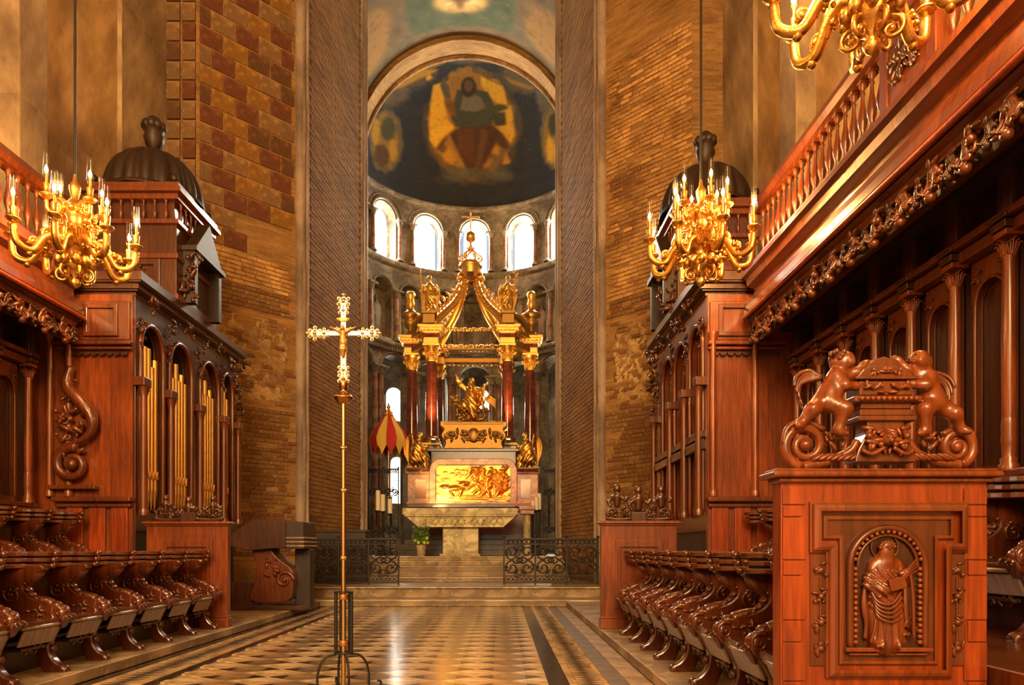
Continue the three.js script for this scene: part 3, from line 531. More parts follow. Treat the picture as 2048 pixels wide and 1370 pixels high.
// ambulatory behind the arcade: outer wall with daylit windows
{
  const RO = 8.6;
  const ow = [[-27, 7.2, 8.75, 0.045], [-26, 3.3, 5.5, 0.038], [28, 3.2, 5.9, 0.045], [0, 7.8, 9.0, 0.07], [28, 7.0, 8.5, 0.04]], tier = (y, f) => ow.filter(f).map(([a, yb, ys, w]) => ({ a: a * D, w, yb, ys: ys - w * RO }));
  arcade('wall_ambulatory_lower', RO, 0.5, 0, 6.4, tier(0, o => o[2] < 6.4), mt.apse, 'lower outer wall of the ambulatory');
  arcade('wall_ambulatory_upper', RO, 0.5, 6.4, 12, tier(0, o => o[2] > 6.4), mt.apse, 'upper outer wall of the ambulatory');
  ow.forEach(([a, y0, y1, w], i) => {
    const p = onApse(a * D, RO + 0.3, (y0 + y1) / 2), ww = w * 2 * RO, hh = y1 - y0;
    const o = windowPane(10 + i, p.x, p.y, p.z, ww + 0.1, hh + 0.1, -a * D, i === 0 ? mt.pane : i === 1 ? mt.paneLow : mt.paneDim, ['bright window high in the ambulatory left of the altar', 'bright low window in the ambulatory behind the parasol', 'pale window in the ambulatory right of the altar', 'dim round-headed window behind the altar statue', 'small upper window in the ambulatory right of the altar'][i]);
    part(o, 'glazing_bars', [cyl(0.015, 0.015, hh, 0, -hh / 2, 0.05, 5), ...[0.25, 0.5, 0.75].map(t => T(cyl(0.012, 0.012, ww, 0, 0, 0, 5), ww / 2, -hh / 2 + t * hh, 0.05, 0, 0, PI / 2))], mt.iron);
    const q = onApse(a * D, RO + 0.2, (y0 + y1) / 2); if (i !== 3) areaLight(q.x, q.y, q.z, ww * 0.9, hh * 0.9, 0, 4, -26, DAY.color, DAY.apse * (i === 1 ? 0.05 : 0.5));
  });
  for (const s of [-1, 1]) struct('wall_aisle_' + (s < 0 ? 'left' : 'right'), [box(0.4, 12, 6.0, s * 8.9, 6, -22.6), box(4.6, 12, 0.4, s * 6.7, 6, -19.9), box(4.8, 0.3, 6.0, s * 6.7, 11.9, -22.6)], mt.apse, s < 0 ? 'aisle wall left of the sanctuary' : 'aisle wall right of the sanctuary');
  struct('ceiling_ambulatory', [ringMold(RO + 0.4, [[0, 11.6], [RO - RA + 0.2, 11.8]])], mt.apse, 'vault of the ambulatory');
}
// ---------------------------------------------------------------- galleries over the stalls
const GX = 4.55, GE = 9.2, GN = 2.6;                                // gallery front, far end and near end (depth)
function galleryY(ratio, lat) { return CY + ratio * lat; }
const balusterG = ready([lathe([[0.035, 0], [0.035, 0.03], [0.022, 0.05], [0.026, 0.075], [0.018, 0.09], [0.024, 0.12], [0.042, 0.18], [0.046, 0.23], [0.034, 0.30], [0.02, 0.38], [0.017, 0.46], [0.026, 0.475], [0.018, 0.49], [0.02, 0.52], [0.034, 0.545], [0.034, 0.58]], 9), box(0.075, 0.035, 0.075, 0, 0.595, 0), box(0.08, 0.03, 0.08, 0, -0.01, 0)]);
const modG = [0, 1, 2].map(i => ready([...foliage(40 + i, 11, 0.15, 0.16, 0.05, 0.045), ...acanthus(-0.16, 0.10, -0.3).map(g => T(g, 0, 0.05, 0.02)), ball(0.03, 0, -0.1, 0.03, 7)]));
const YB = 4.92, BH = 0.62;                                        // foot of the balusters and their height
for (const s of [-1, 1]) {
  const side = s < 0 ? 'left' : 'right';
  const P = (x, y) => [s * x, y];
  // cornice with its carved frieze
  const co = thing('gallery_cornice', s < 0 ? 'heavy moulded wooden gallery cornice beneath the left balustrade' : 'heavy moulded wooden gallery cornice beneath the right balustrade', 'cornice', 0, 0, -GE);
  const prof = [[5.2, YB - 0.02], [GX - 0.13, YB - 0.02], [GX - 0.13, YB - 0.09], [GX - 0.22, YB - 0.13], [GX - 0.24, YB - 0.21], [GX - 0.19, YB - 0.24], [GX - 0.17, YB - 0.32], [GX - 0.08, YB - 0.36], [GX - 0.08, YB - 0.45], [GX - 0.16, YB - 0.50], [GX - 0.20, YB - 0.60], [GX - 0.22, YB - 0.70], [GX - 0.17, YB - 0.72], [GX - 0.18, YB - 0.77], [GX - 0.12, YB - 0.80], [GX - 0.10, YB - 0.86], [5.2, YB - 0.86]];
  part(co, 'moulding', ext(prof.map(p => P(...p)), GE - GN), mt.woodMid);
  part(co, 'bead', [T(cyl(0.032, 0.032, GE - GN, 0, 0, 0, 9), s * (GX - 0.21), YB - 0.74, 0, PI / 2)], mt.woodRed);
  part(co, 'frieze_board', [box(0.05, 0.22, GE - GN, s * (GX - 0.02), YB - 0.95, (GE - GN) / 2)], mt.woodDark);
  const nM = 32; for (let i = 0; i < nM; i++) { const o = part(co, 'carved_leaf_bracket', modG[i % 3], i % 2 ? mt.woodMid : mt.woodDark); o.position.set(s * (GX - 0.12), YB - 0.97, 0.12 + i * (GE - GN - 0.2) / nM); o.rotation.y = -s * PI / 2; o.scale.setScalar(i % 2 ? 1.5 : 1.05); }
  part(co, 'ceiling_boards', [box(0.75, 0.04, GE - GN, s * 5.2, YB - 0.9, (GE - GN) / 2)], mt.woodBlack);
  // balustrade
  const ba = thing('gallery_balustrade', s < 0 ? 'turned wooden balustrade along the left gallery' : 'turned wooden balustrade with carved panel along the right gallery', 'balustrade', 0, 0, -GE);
  part(ba, 'hand_rail', ext([[GX - 0.10, YB + BH], [GX - 0.13, YB + BH + 0.06], [GX - 0.10, YB + BH + 0.16], [GX - 0.04, YB + BH + 0.19], [GX + 0.08, YB + BH + 0.19], [GX + 0.12, YB + BH + 0.08], [GX + 0.08, YB + BH]].map(p => P(...p)), GE - GN), mt.woodMid);
  part(ba, 'plinth', ext([[GX - 0.08, YB - 0.03], [GX - 0.08, YB + 0.02], [GX + 0.08, YB + 0.02], [GX + 0.08, YB - 0.03]].map(p => P(...p)), GE - GN), mt.woodMid);
  const pA = GE - 6.15, pB = GE - 5.35;                             // carved panel between two runs of balusters
  for (let z = 0.12; z < GE - GN - 0.1; z += 0.166) { if (z > pA && z < pB) continue; const o = part(ba, 'baluster', balusterG, mt.woodMid); o.position.set(s * GX, YB + 0.03, z); }
  part(ba, 'panel', [box(0.14, BH + 0.01, pB - pA - 0.06, s * GX, YB + BH / 2, (pA + pB) / 2, 0.01), box(0.17, BH + 0.02, 0.12, s * GX, YB + BH / 2, pA + 0.06, 0.01), box(0.17, BH + 0.02, 0.12, s * GX, YB + BH / 2, pB - 0.06, 0.01)], mt.woodMid);
  const cv = part(ba, 'carved_ornament', [...sym(foliage(61, 26, 0.20, 0.36, 0.03, 0.06).map(g => T(g, 0.1, 0, 0))), ...sym(scroll(0.12, 0.08, 0.07, 1.3, 0, 1, 0.018)), ...sym(scroll(0.10, -0.12, 0.06, 1.3, 2, -1, 0.016))], mt.woodDark); cv.position.set(s * (GX - 0.08), YB + BH / 2, (pA + pB) / 2); cv.rotation.y = -s * PI / 2;

  // tall panelled back of the upper stalls
  const bk = thing('stall_back_panelling', s < 0 ? 'tall wooden panelled stall back under the left gallery' : 'tall columned wooden stall back with arched panels under the right gallery', 'panelling', s * 5.05, PU, 0);
  part(bk, 'board', [box(0.08, 3.45, GE - GN, s * 0.12, 1.72, -(GE + GN) / 2)], mt.woodDark);
  part(bk, 'base_moulding', [box(0.26, 0.12, GE - GN, -s * 0.04, 1.02, -(GE + GN) / 2, 0.02), box(0.18, 0.06, GE - GN, -s * 0.02, 1.12, -(GE + GN) / 2, 0.015)], mt.woodMid);
  part(bk, 'upper_entablature', [box(0.16, 0.10, GE - GN, 0, 2.98, -(GE + GN) / 2, 0.015), box(0.22, 0.06, GE - GN, -s * 0.03, 3.07, -(GE + GN) / 2, 0.012)], mt.woodMid);
  const cg = ready([lathe([[0.07, 0], [0.07, 0.05], [0.055, 0.06], [0.06, 0.09], [0.045, 0.11], [0.048, 0.2], [0.055, 0.24], [0.048, 0.28], [0.052, 0.34], [0.046, 0.40]], 12, 0, 1.14, 0), lathe([[0.045, 0], [0.05, 0.6], [0.042, 1.2], [0.05, 1.22], [0.042, 1.24]], 12, 0, 1.54, 0), ...[0, 1, 2, 3].map(i => T(merge(acanthus(0.14, 0.08, 0.35)), Math.sin(i * PI / 2) * 0.035, 2.76, Math.cos(i * PI / 2) * 0.035, 0, i * PI / 2)), box(0.15, 0.05, 0.15, 0, 2.93, 0, 0.01)]);
  const bracketG = ready([box(0.12, 0.42, 0.10, 0, 3.28, 0, 0.01), T(ext(spline([[0, 0], [0.10, 0.06], [0.13, 0.2], [0.2, 0.34], [0.22, 0.42], [0, 0.42]], 24), 0.09, 0.008), 0, 3.05, 0.045, 0, PI / 2), box(0.2, 0.04, 0.2, 0, 3.05, 0, 0.01), box(0.17, 0.06, 0.18, 0, 2.99, 0, 0.01)]);
  const bayG = ready([ext(poly([[-0.23, 1.16], [-0.23, 2.92], [0.23, 2.92], [0.23, 1.16]]), 0.04, 0.006, archPts(0.165, 1.22, 2.56)), tube(archPts(0.175, 1.22, 2.56).map(p => [p[0], p[1], 0.05]), 0.016, 40, 6), ...sym(foliage(70, 6, 0.08, 0.12, 0.02, 0.03).map(g => T(g, 0.15, 2.80, 0.05)))]);
  for (let k = -4; k < 7; k++) {
    const d = 5.3 + k * 0.63; if (d < GN + 0.1 || d > GE - 0.05) continue;
    const c = part(bk, 'column', cg, mt.wood); c.position.set(-s * 0.06, 0, -d); c.rotation.y = -s * PI / 2;
    const b = part(c, 'bracket', bracketG, mt.woodDark); b.rotation.y = 0;
    const a = part(bk, 'arched_panel', bayG, mt.woodMid); a.position.set(s * 0.07, 0, -d + 0.315); a.rotation.y = -s * PI / 2;
  }
}

// ---------------------------------------------------------------- organ cases with domed towers
const domeG = (() => { const g = new THREE.SphereGeometry(1, 96, 24, 0, 2 * PI, 0, PI / 2), p = g.attributes.position; for (let i = 0; i < p.count; i++) { const x = p.getX(i), y = p.getY(i), z = p.getZ(i), a = Math.atan2(z, x), k = 1 + 0.15 * Math.sqrt(Math.abs(Math.cos(a * 9))) * Math.min(1, Math.hypot(x, z) * 1.5) - 0.09; const r = Math.hypot(x, z), rr = Math.pow(r, 0.86); p.setXYZ(i, Math.cos(a) * rr * k, y, Math.sin(a) * rr * k); } g.computeVertexNormals(); return g; })();
const pipeGs = [0, 1, 2].map(i => { const h = 1.75 + i * 0.12, r = 0.05; return ready([cyl(0.012, r, 0.28, 0, 0, 0, 10), cyl(r, r, h, 0, 0.28, 0, 10), T(ext([[-r * 0.7, 0], [0, 0.11], [r * 0.7, 0]], 0.012, 0.003), 0, 0.44, r * 0.92)]); });
for (const s of [-1, 1]) {
  const fx = s < 0 ? -3.77 : 3.90, d0 = 9.4, d1 = s < 0 ? 12.9 : 12.3, L = d1 - d0, back = s * 5.7;
  const o = thing('organ_case', s < 0 ? 'carved dark wooden organ case with golden pipes on the left side' : 'carved dark wooden case with empty arched openings on the right side', 'organ case', fx, PL, -d0);
  const W = Math.abs(back - fx);
  const Y0 = 0, YT = Y(592, d0) - PL, x = v => s * v;               // local: x grows towards the wall, z runs back
  // body: back boards, end boards and the pierced side towards the choir
  part(o, 'core', [box(W - 0.75, YT, L, x(0.75 + (W - 0.75) / 2), YT / 2, -L / 2), box(W, 1.35, L, x(W / 2 + 0.02), 0.675, -L / 2)], mt.woodBlack);
  const sc = L / (12.9 - 9.4), ops = s < 0 ? [[0.42, 0.29], [1.30, 0.34], [2.35, 0.34], [3.1, 0.22]] : [[0.5, 0.30], [1.5, 0.36], [2.5, 0.34]];
  const holes = ops.map(([c, w]) => archPts(w, 1.55, Y(655, d0 + 0.4) - PL - w, 14, c * sc));
  const sideG = T(ext(poly([[0, 1.3], [0, YT], [L, YT], [L, 1.3]]), 0.10, 0.006, holes), 0, 0, 0, 0, PI / 2, 0);
  part(o, 'pierced_side', [T(sideG, s < 0 ? -0.10 : 0, 0, 0)], s < 0 ? mt.woodDark : mt.woodMid);
  const arcs = []; for (const [c, w] of ops) arcs.push(T(tube(archPts(w + 0.02, 1.55, Y(655, d0 + 0.4) - PL - w, 14, c * sc).map(p => [p[0], p[1], 0]), 0.035, 44, 7), -s * 0.02, 0, 0, 0, PI / 2, 0));
  part(o, 'arch_moulding', arcs, mt.woodMid);
  // pilasters and carving between the openings
  const pil = [], carve = []; const gaps = [0.05, ...ops.slice(0, -1).map((p, i) => (p[0] + p[1] + ops[i + 1][0] - ops[i + 1][1]) / 2 * sc), L - 0.06];
  gaps.forEach((z, i) => { pil.push(lathe([[0.07, 0], [0.07, 0.08], [0.05, 0.1], [0.052, 0.8], [0.044, 1.6], [0.07, 1.7], [0.075, 1.75]], 12, -s * 0.09, 1.5, -z), box(0.18, 0.12, 0.2, -s * 0.06, 3.30, -z, 0.01)); carve.push(...foliage(80 + i, 14, 0.16, 0.5, 0.05, 0.05).map(g => T(g, -s * 0.05, YT - 0.42, -z, 0, -s * PI / 2, 0))); });
  part(o, 'colonnette', pil, mt.woodMid); part(o, 'spandrel_carving', carve, mt.woodDark);
  if (s > 0) part(o, 'transom', [box(0.16, 0.12, L, -0.02, 2.45, -L / 2, 0.012), box(0.12, 0.1, L, -0.02, 2.60, -L / 2, 0.012)], mt.woodDark);
  if (s < 0) ops.forEach(([c, w], oi) => { const n = Math.max(3, Math.round(w * 2 / 0.1)); for (let i = 0; i < n; i++) { const p = part(o, 'organ_pipe', pipeGs[(Math.abs(i - (n - 1) / 2) < 1 ? 2 : i % 2)], mt.pipe); p.position.set(-0.075, 1.6, -(c * sc - w + (i + 0.5) * 2 * w / n)); p.rotation.y = PI / 2; } });
  else ops.forEach(([c, w], oi) => part(o, 'carved_figure_panel', [...foliage(90 + oi, 46, w * 1.7, 1.5, 0.06, 0.075).map(g => T(g, 0.22, 2.2, -c * sc, 0, -PI / 2, 0)), tube([[0.2, 1.6, -c * sc - 0.1], [0.15, 2.0, -c * sc + 0.1], [0.2, 2.4, -c * sc - 0.05], [0.15, 2.75, -c * sc + 0.05]], 0.05, 20, 6)], mt.woodDark));
  // end facing down the choir
  part(o, 'front_board', [box(W, YT, 0.08, x(W / 2), YT / 2, 0.02)], mt.wood);
  part(o, 'front_frieze', [box(0.95, 0.52, 0.06, x(0.50), YT - 0.36, 0.07, 0.01), box(1.05, 0.06, 0.12, x(0.52), YT - 0.66, 0.08, 0.015), box(1.0, 0.04, 0.10, x(0.5), YT - 0.73, 0.07, 0.012)], s < 0 ? mt.woodMid : mt.wood);
  { const pw = 0.36, ph = 0.33; part(o, 'raised_panel', [T(ext(poly([[-pw / 2 - 0.04, -ph / 2 - 0.04], [pw / 2 + 0.04, -ph / 2 - 0.04], [pw / 2 + 0.04, ph / 2 + 0.04], [-pw / 2 - 0.04, ph / 2 + 0.04]]), 0.03, 0.01, [[-pw / 2, -ph / 2], [pw / 2, -ph / 2], [pw / 2, ph / 2], [-pw / 2, ph / 2]]), x(s < 0 ? 0.40 : 0.36), YT - 0.36, 0.09)], mt.woodMid); }
  // lambrequin edge below the frieze
  const lam = []; for (let i = 0; i < 9; i++) lam.push(T(ext(archPts(0.045, 0, 0), 0.03, 0.004), x(0.10 + i * 0.1), YT - 0.78, 0.07, 0, 0, PI)); part(o, 'scalloped_edge', lam, mt.woodDark);
  part(o, 'desk_moulding', [box(1.05, 0.07, 0.16, x(0.5), Y(1000, d0) - PL, 0.10, 0.02), box(1.0, 0.05, 0.1, x(0.5), Y(1000, d0) - PL - 0.08, 0.08, 0.015)], mt.woodMid);
  part(o, 'lower_panel', [0, 1, 2].map(i => box(0.22, 0.62, 0.04, x(0.16 + i * 0.30), Y(1060, d0) - PL, 0.08, 0.012)), mt.woodRed);
  // carved scroll upright in front of the end board
  if (s < 0) {
    const cx = X(150, d0 - 0.1) - fx, yy = py => Y(py, d0 - 0.1) - PL;
    part(o, 'carved_scroll', [...scroll(cx, yy(930), 0.23, 1.7, PI * 0.4, 1, 0.07, 0.16), tube([[cx - 0.02, yy(735), 0.16], [cx - 0.06, yy(775), 0.17], [cx + 0.12, yy(805), 0.18], [cx + 0.27, yy(838), 0.18], [cx + 0.26, yy(865), 0.18], [cx + 0.1, yy(885), 0.18], [cx - 0.14, yy(895), 0.18], [cx - 0.2, yy(925), 0.17]], t => 0.05 + 0.035 * Math.sin(t * 5), 46, 9), ...foliage(101, 46, 0.46, 0.62, 0.07, 0.075).map(g => T(g, cx + 0.02, yy(868), 0.14)), ...foliage(102, 14, 0.2, 0.4, 0.05, 0.06).map(g => T(g, cx - 0.06, yy(790), 0.14)), box(0.62, 0.06, 0.14, cx, yy(975), 0.12, 0.015)], mt.woodMid);
  }
  for (const i of [0, 1]) { const c = part(o, 'end_column', [lathe([[0.06, 0], [0.06, 0.06], [0.045, 0.09], [0.048, 1.0], [0.04, 2.0], [0.065, 2.12], [0.065, 2.18]], 12, x(s < 0 ? 0.83 + i * 0.25 : 0.06 + i * 0.56), Y(1000, d0) - PL + 0.04, 0.10)], mt.wood); }
  // main cornice, broken out on the choir side
  const cor = [[0, 0], [0, 0.05], [0.05, 0.07], [0.08, 0.14], [0.13, 0.16], [0.15, 0.24], [0.15, 0.27]];
  part(o, 'main_cornice', cor.slice(1).map((c, i) => { const y0 = cor[i][1], q = c[0] + 0.02; return box(W + q, c[1] - y0 + 0.002, L + 2 * q, x(W / 2 - q / 2), YT + (y0 + c[1]) / 2, -L / 2); }), mt.woodDark);
  const edge = []; for (let i = 0; i < 7; i++) edge.push(...foliage(110 + i, 9, 0.2, 0.2, 0.1, 0.06).map(g => T(g, -s * 0.16, YT - 0.06 - (i % 2) * 0.12, -0.2 - i * (L - 0.3) / 6, 0, -s * PI / 2))); 
  edge.push(...foliage(120, 30, 0.22, 1.1, 0.12, 0.07).map(g => T(g, -s * 0.06, YT - 0.5, -L - 0.02)));
  part(o, 'hanging_carving', edge, mt.woodDark);
  // domed tower on top
  const tx = (s < 0 ? -4.31 : 4.47) - fx, tz = -((s < 0 ? 11.0 : 11.4) - d0), hw = s < 0 ? 0.66 : 0.60, yb = YT + 0.27, yt = Y(395, 10.34) - PL, yc = Y(367, 10.3) - PL;
  const tw = (w, y0, y1, b = 0.01) => box(w * 2, y1 - y0, w * 2, tx, (y0 + y1) / 2, tz, b);
  part(o, 'tower', [tw(hw, yb, yt - 0.34), tw(hw - 0.06, yt - 0.36, yt)], mt.woodDark);
  part(o, 'tower_cornice', [tw(hw + 0.04, yb + 0.0, yb + 0.1), tw(hw + 0.05, yt - 0.40, yt - 0.33), tw(hw + 0.03, yt - 0.03, yt + 0.06), tw(hw + 0.09, yt + 0.06, yt + 0.13), tw(hw + 0.05, yt + 0.13, yc + 0.03), tw(hw + 0.03, yb + 0.62, yb + 0.70)], mt.woodMid);
  const bl = []; for (let i = 0; i < 7; i++) for (const f of [0, 1]) bl.push(T(balusterG.clone(), tx + (f ? -s * (hw - 0.01) : -0.5 + i * 0.167), yt - 0.33, tz + (f ? -0.5 + i * 0.167 : hw - 0.01), 0, 0, 0, 0.6, 0.5, 0.6)); part(o, 'tower_balusters', bl, mt.woodMid);
  part(o, 'tower_panel', [T(ext(poly([[-0.42, 0], [0.42, 0], [0.42, 0.5], [-0.42, 0.5]]), 0.03, 0.01, [[-0.34, 0.07], [0.34, 0.07], [0.34, 0.43], [-0.34, 0.43]]), tx, yb + 0.1, tz + hw), ...foliage(130, 26, 0.5, 0.3, 0.03, 0.05).map(g => T(g, tx, yb + 0.35, tz + hw + 0.02)), ...foliage(131, 40, 0.5, 0.7, 0.08, 0.08).map(g => T(g, tx - s * (hw + 0.05), yb + 0.4, tz + 0.5))], mt.woodDark);
  part(o, 'gable', [T(ext([[-0.5, 0], [0.5, 0], [0, 0.55]], 0.16, 0.015), tx - s * (hw + (s < 0 ? 0.02 : 0.18)), yb + 0.88, tz - 0.05, 0, PI / 2, 0), T(box(0.26, 0.07, 1.1), tx - s * (hw + 0.1), yb + 0.86, tz - 0.05), T(box(0.2, 0.8, 0.12, 0, 0, 0, 0.01), tx - s * (hw + 0.08), yb + 0.44, tz + 0.4), T(box(0.2, 0.8, 0.12, 0, 0, 0, 0.01), tx - s * (hw + 0.08), yb + 0.44, tz - 0.5)], mt.woodBlack);
  const yd = yc + 0.03;
  part(o, 'dome', [T(domeG.clone(), tx, yd, tz, 0, 0.13, 0, 0.70, 0.80, 0.70), lathe([[0.74, 0], [0.74, 0.05], [0.66, 0.08]], 40, tx, yd, tz), lathe([[0.18, 0], [0.15, 0.05], [0.06, 0.09]], 16, tx, yd + 0.77, tz), ...[0, 1, 2, 3].map(i => ball(0.06, tx + (i & 1 ? 0.6 : -0.6), yd + 0.1, tz + (i & 2 ? 0.6 : -0.6), 8))], mt.woodBlack);
  const fy = yd + 0.80;
  part(o, 'finial', [lathe([[0.04, 0], [0.05, 0.05], [0.12, 0.12], [0.155, 0.24], [0.13, 0.31], [0.16, 0.36], [0.1, 0.38]], 18, tx, fy, tz), ...[...Array(9)].map((_, i) => ball(0.075, tx + Math.cos(i * 0.7) * 0.12, fy + 0.42, tz + Math.sin(i * 0.7) * 0.12, 8)), ball(0.12, tx, fy + 0.47, tz, 10)], mt.woodBlack);
}

// ---------------------------------------------------------------- choir stalls
const ST = 0.63;
const stall = thing('choir_stall', '', 'choir stall', 0, 0, 0);
{
  const o = stall, hw = ST / 2;
  // armrest partition: double curve with a volute at the seat, claw leg below
  const outline = spline([[-0.52, 0.90], [-0.16, 0.90], [-0.20, 0.84], [-0.30, 0.77], [-0.315, 0.70], [-0.25, 0.63], [-0.12, 0.585], [-0.02, 0.56], [0.035, 0.51], [0.03, 0.45], [-0.02, 0.40], [-0.06, 0.34], [-0.10, 0.24], [-0.085, 0.14], [-0.03, 0.07], [0.03, 0.035], [0.03, 0.0], [-0.10, 0.0], [-0.15, 0.06], [-0.19, 0.18], [-0.20, 0.32], [-0.30, 0.36], [-0.52, 0.36]], 110);
  const wingG = (() => { const g = ext(outline, 0.05, 0.016); T(g, 0, 0, -0.025); return T(g, 0, 0, 0, 0, -PI / 2, 0, 1); })();   // shape x -> z
  part(o, 'armrest_wing', [T(wingG, hw - 0.07, 0, 0)], mt.woodStall);
  part(o, 'leaf_carving', [-1, 1].flatMap(q => [...foliage(145, 12, 0.20, 0.09, 0.012, 0.034).map(g => T(g, hw - 0.07 + q * 0.04, 0.52, -0.17, 0, q * PI / 2)), ...foliage(146, 6, 0.07, 0.14, 0.01, 0.03).map(g => T(g, hw - 0.07 + q * 0.04, 0.76, -0.38, 0, q * PI / 2)), T(merge(scroll(0, 0, 0.075, 1.5, 0.5, q, 0.016)), hw - 0.07 + q * 0.04, 0.66, -0.40, 0, PI / 2)]), mt.woodStall);
  const orn = [], a = (z, y, r, q = 1) => orn.push(ball(r, hw, y, z, 9, q));
  a(0.01, 0.505, 0.058); a(-0.035, 0.565, 0.042); a(0.045, 0.47, 0.032); orn.push(T(merge(scroll(0, 0, 0.06, 1.4, 1, 1, 0.02)), hw + 0.035, 0.50, -0.01, 0, PI / 2), T(merge(scroll(0, 0, 0.06, 1.4, 1, -1, 0.02)), hw - 0.035, 0.50, -0.01, 0, PI / 2));
  for (let i = 0; i < 7; i++) { const t = i / 6; orn.push(T(new THREE.SphereGeometry(1, 8, 6), hw, 0.60 + 0.20 * t * t + 0.02 * t, -0.09 - 0.21 * Math.sin(t * 1.7), 0.6, 0, 0, 0.045, 0.022, 0.034)); }
  orn.push(tube([[hw, 0.86, -0.17], [hw, 0.80, -0.24], [hw, 0.74, -0.29], [hw, 0.66, -0.27], [hw, 0.61, -0.17], [hw, 0.575, -0.06]], t => 0.034 + 0.012 * Math.sin(t * 9), 26, 8));
  orn.push(T(merge(acanthus(0.16, 0.09, 0.4)), hw, 0.38, 0.01, 0.4, 0, 0), ball(0.05, hw, 0.03, 0.015, 8, 0.7), ball(0.035, hw, 0.20, -0.075, 8));
  part(o, 'carved_arm', orn.map(g => T(g, -0.07, 0, 0)), mt.woodStall);
  // seat board with its sloping apron and misericord
  part(o, 'seat', [T(ext(spline([[-0.27, -0.40], [-0.27, -0.02], [-0.22, 0.015], [0, 0.028], [0.22, 0.015], [0.27, -0.02], [0.27, -0.40]], 40), 0.026, 0.008), 0, 0.461, 0, PI / 2)], mt.woodStall);
  part(o, 'seat_apron', [T(box(0.44, 0.15, 0.022, 0, 0, 0, 0.008), 0, 0.335, -0.035, 0.42)], mt.woodPale);  // grey paints in the bright floor mirrored by the glossy apron
  part(o, 'seat_edge', [tube([[-0.26, 0.42, 0.0], [-0.1, 0.42, 0.026], [0.1, 0.42, 0.026], [0.26, 0.42, 0.0]], 0.016, 16, 7)], mt.woodPale);
  part(o, 'misericord', [...foliage(140, 14, 0.22, 0.12, 0.05, 0.04).map(g => T(g, 0, 0.26, -0.1)), box(0.30, 0.03, 0.2, 0, 0.235, -0.17, 0.01)], mt.woodDark);
  // hollow back and three-ledged top rail
  part(o, 'back', [T(new THREE.CylinderGeometry(0.40, 0.40, 0.62, 20, 1, true, PI - 0.78, 1.56), 0, 0.58, -0.16), box(ST, 0.9, 0.03, 0, 0.45, -0.57), box(ST, 0.26, 0.03, 0, 0.13, -0.36)], mt.woodDark);
  const plan = (e, r) => { const hw = ST / 2 - 0.009, p = [[-hw, -0.60], [hw, -0.60], [hw, -0.13 + e]]; for (let i = 0; i <= 6; i++) { const t = PI / 2 - i / 6 * PI / 2; p.push([hw - 0.085 - e + Math.cos(t) * 0.0 + 0.085 * (1 - i / 6) + e * (1 - i / 6), -0.13 + e - 0.10 * (i / 6) ** 2]); } for (let i = 1; i <= 12; i++) { const t = i / 13; p.push([(hw - 0.085 - e) * Math.cos(t * PI), -0.24 + e - (0.17) * Math.sin(t * PI)]); } for (let i = 6; i >= 0; i--) p.push([-(hw - 0.085 - e + 0.085 * (1 - i / 6) + e * (1 - i / 6)), -0.13 + e - 0.10 * (i / 6) ** 2]); return p; };
  const ledge = (e, y, h) => T(ext(plan(e), h - 0.016, 0.008), 0, y + h - 0.008, 0, PI / 2);
  part(o, 'top_rail', [ledge(0.0, 0.885, 0.038), ledge(-0.035, 0.92, 0.02), ledge(0.015, 0.938, 0.036), ledge(-0.03, 0.97, 0.02), ledge(0.03, 0.988, 0.04)], mt.woodStall);
  part(o, 'rail_knob', [ball(0.026, hw - 0.03, 0.905, -0.105, 8), ball(0.028, hw - 0.03, 0.957, -0.09, 8), ball(0.03, hw - 0.03, 1.010, -0.075, 8)], mt.woodStall);
}
{
  const rows = [[1, 2.65, PL, 3.42, 9, 'from the saint-relief end panel, lower row', 'lower right stalls', 0], [-1, 2.62, PL, 3.55, 9, 'from the foliage-crested end panel, lower row below the organ pipes', 'lower left stalls', 1], [1, 4.22, PU, 3.45, 9, 'from the right-hand organ case, upper row against the columned back', 'upper right stalls', 1], [-1, 4.22, PU, 3.45, 9, 'from the left organ case with pipes, upper row', 'upper left stalls', 1]];
  let first = true;
  for (const [s, x, y, d, n, where, group, far] of rows) for (let i = 0; i < n; i++) {
    const nth = ['First', 'Second', 'Third', 'Fourth', 'Fifth', 'Sixth', 'Seventh', 'Eighth', 'Ninth'], lab = nth[far ? n - 1 - i : i] + ' carved choir stall ' + where, dd = d + ST / 2 + i * ST, ry = -s * PI / 2;
    if (first) { first = false; stall.position.set(s * x, y, -dd); stall.rotation.y = ry; stall.userData = { label: lab, category: 'choir stall', group }; }
    else copyThing(stall, lab, s * x, y, -dd, ry, group);
  }
}
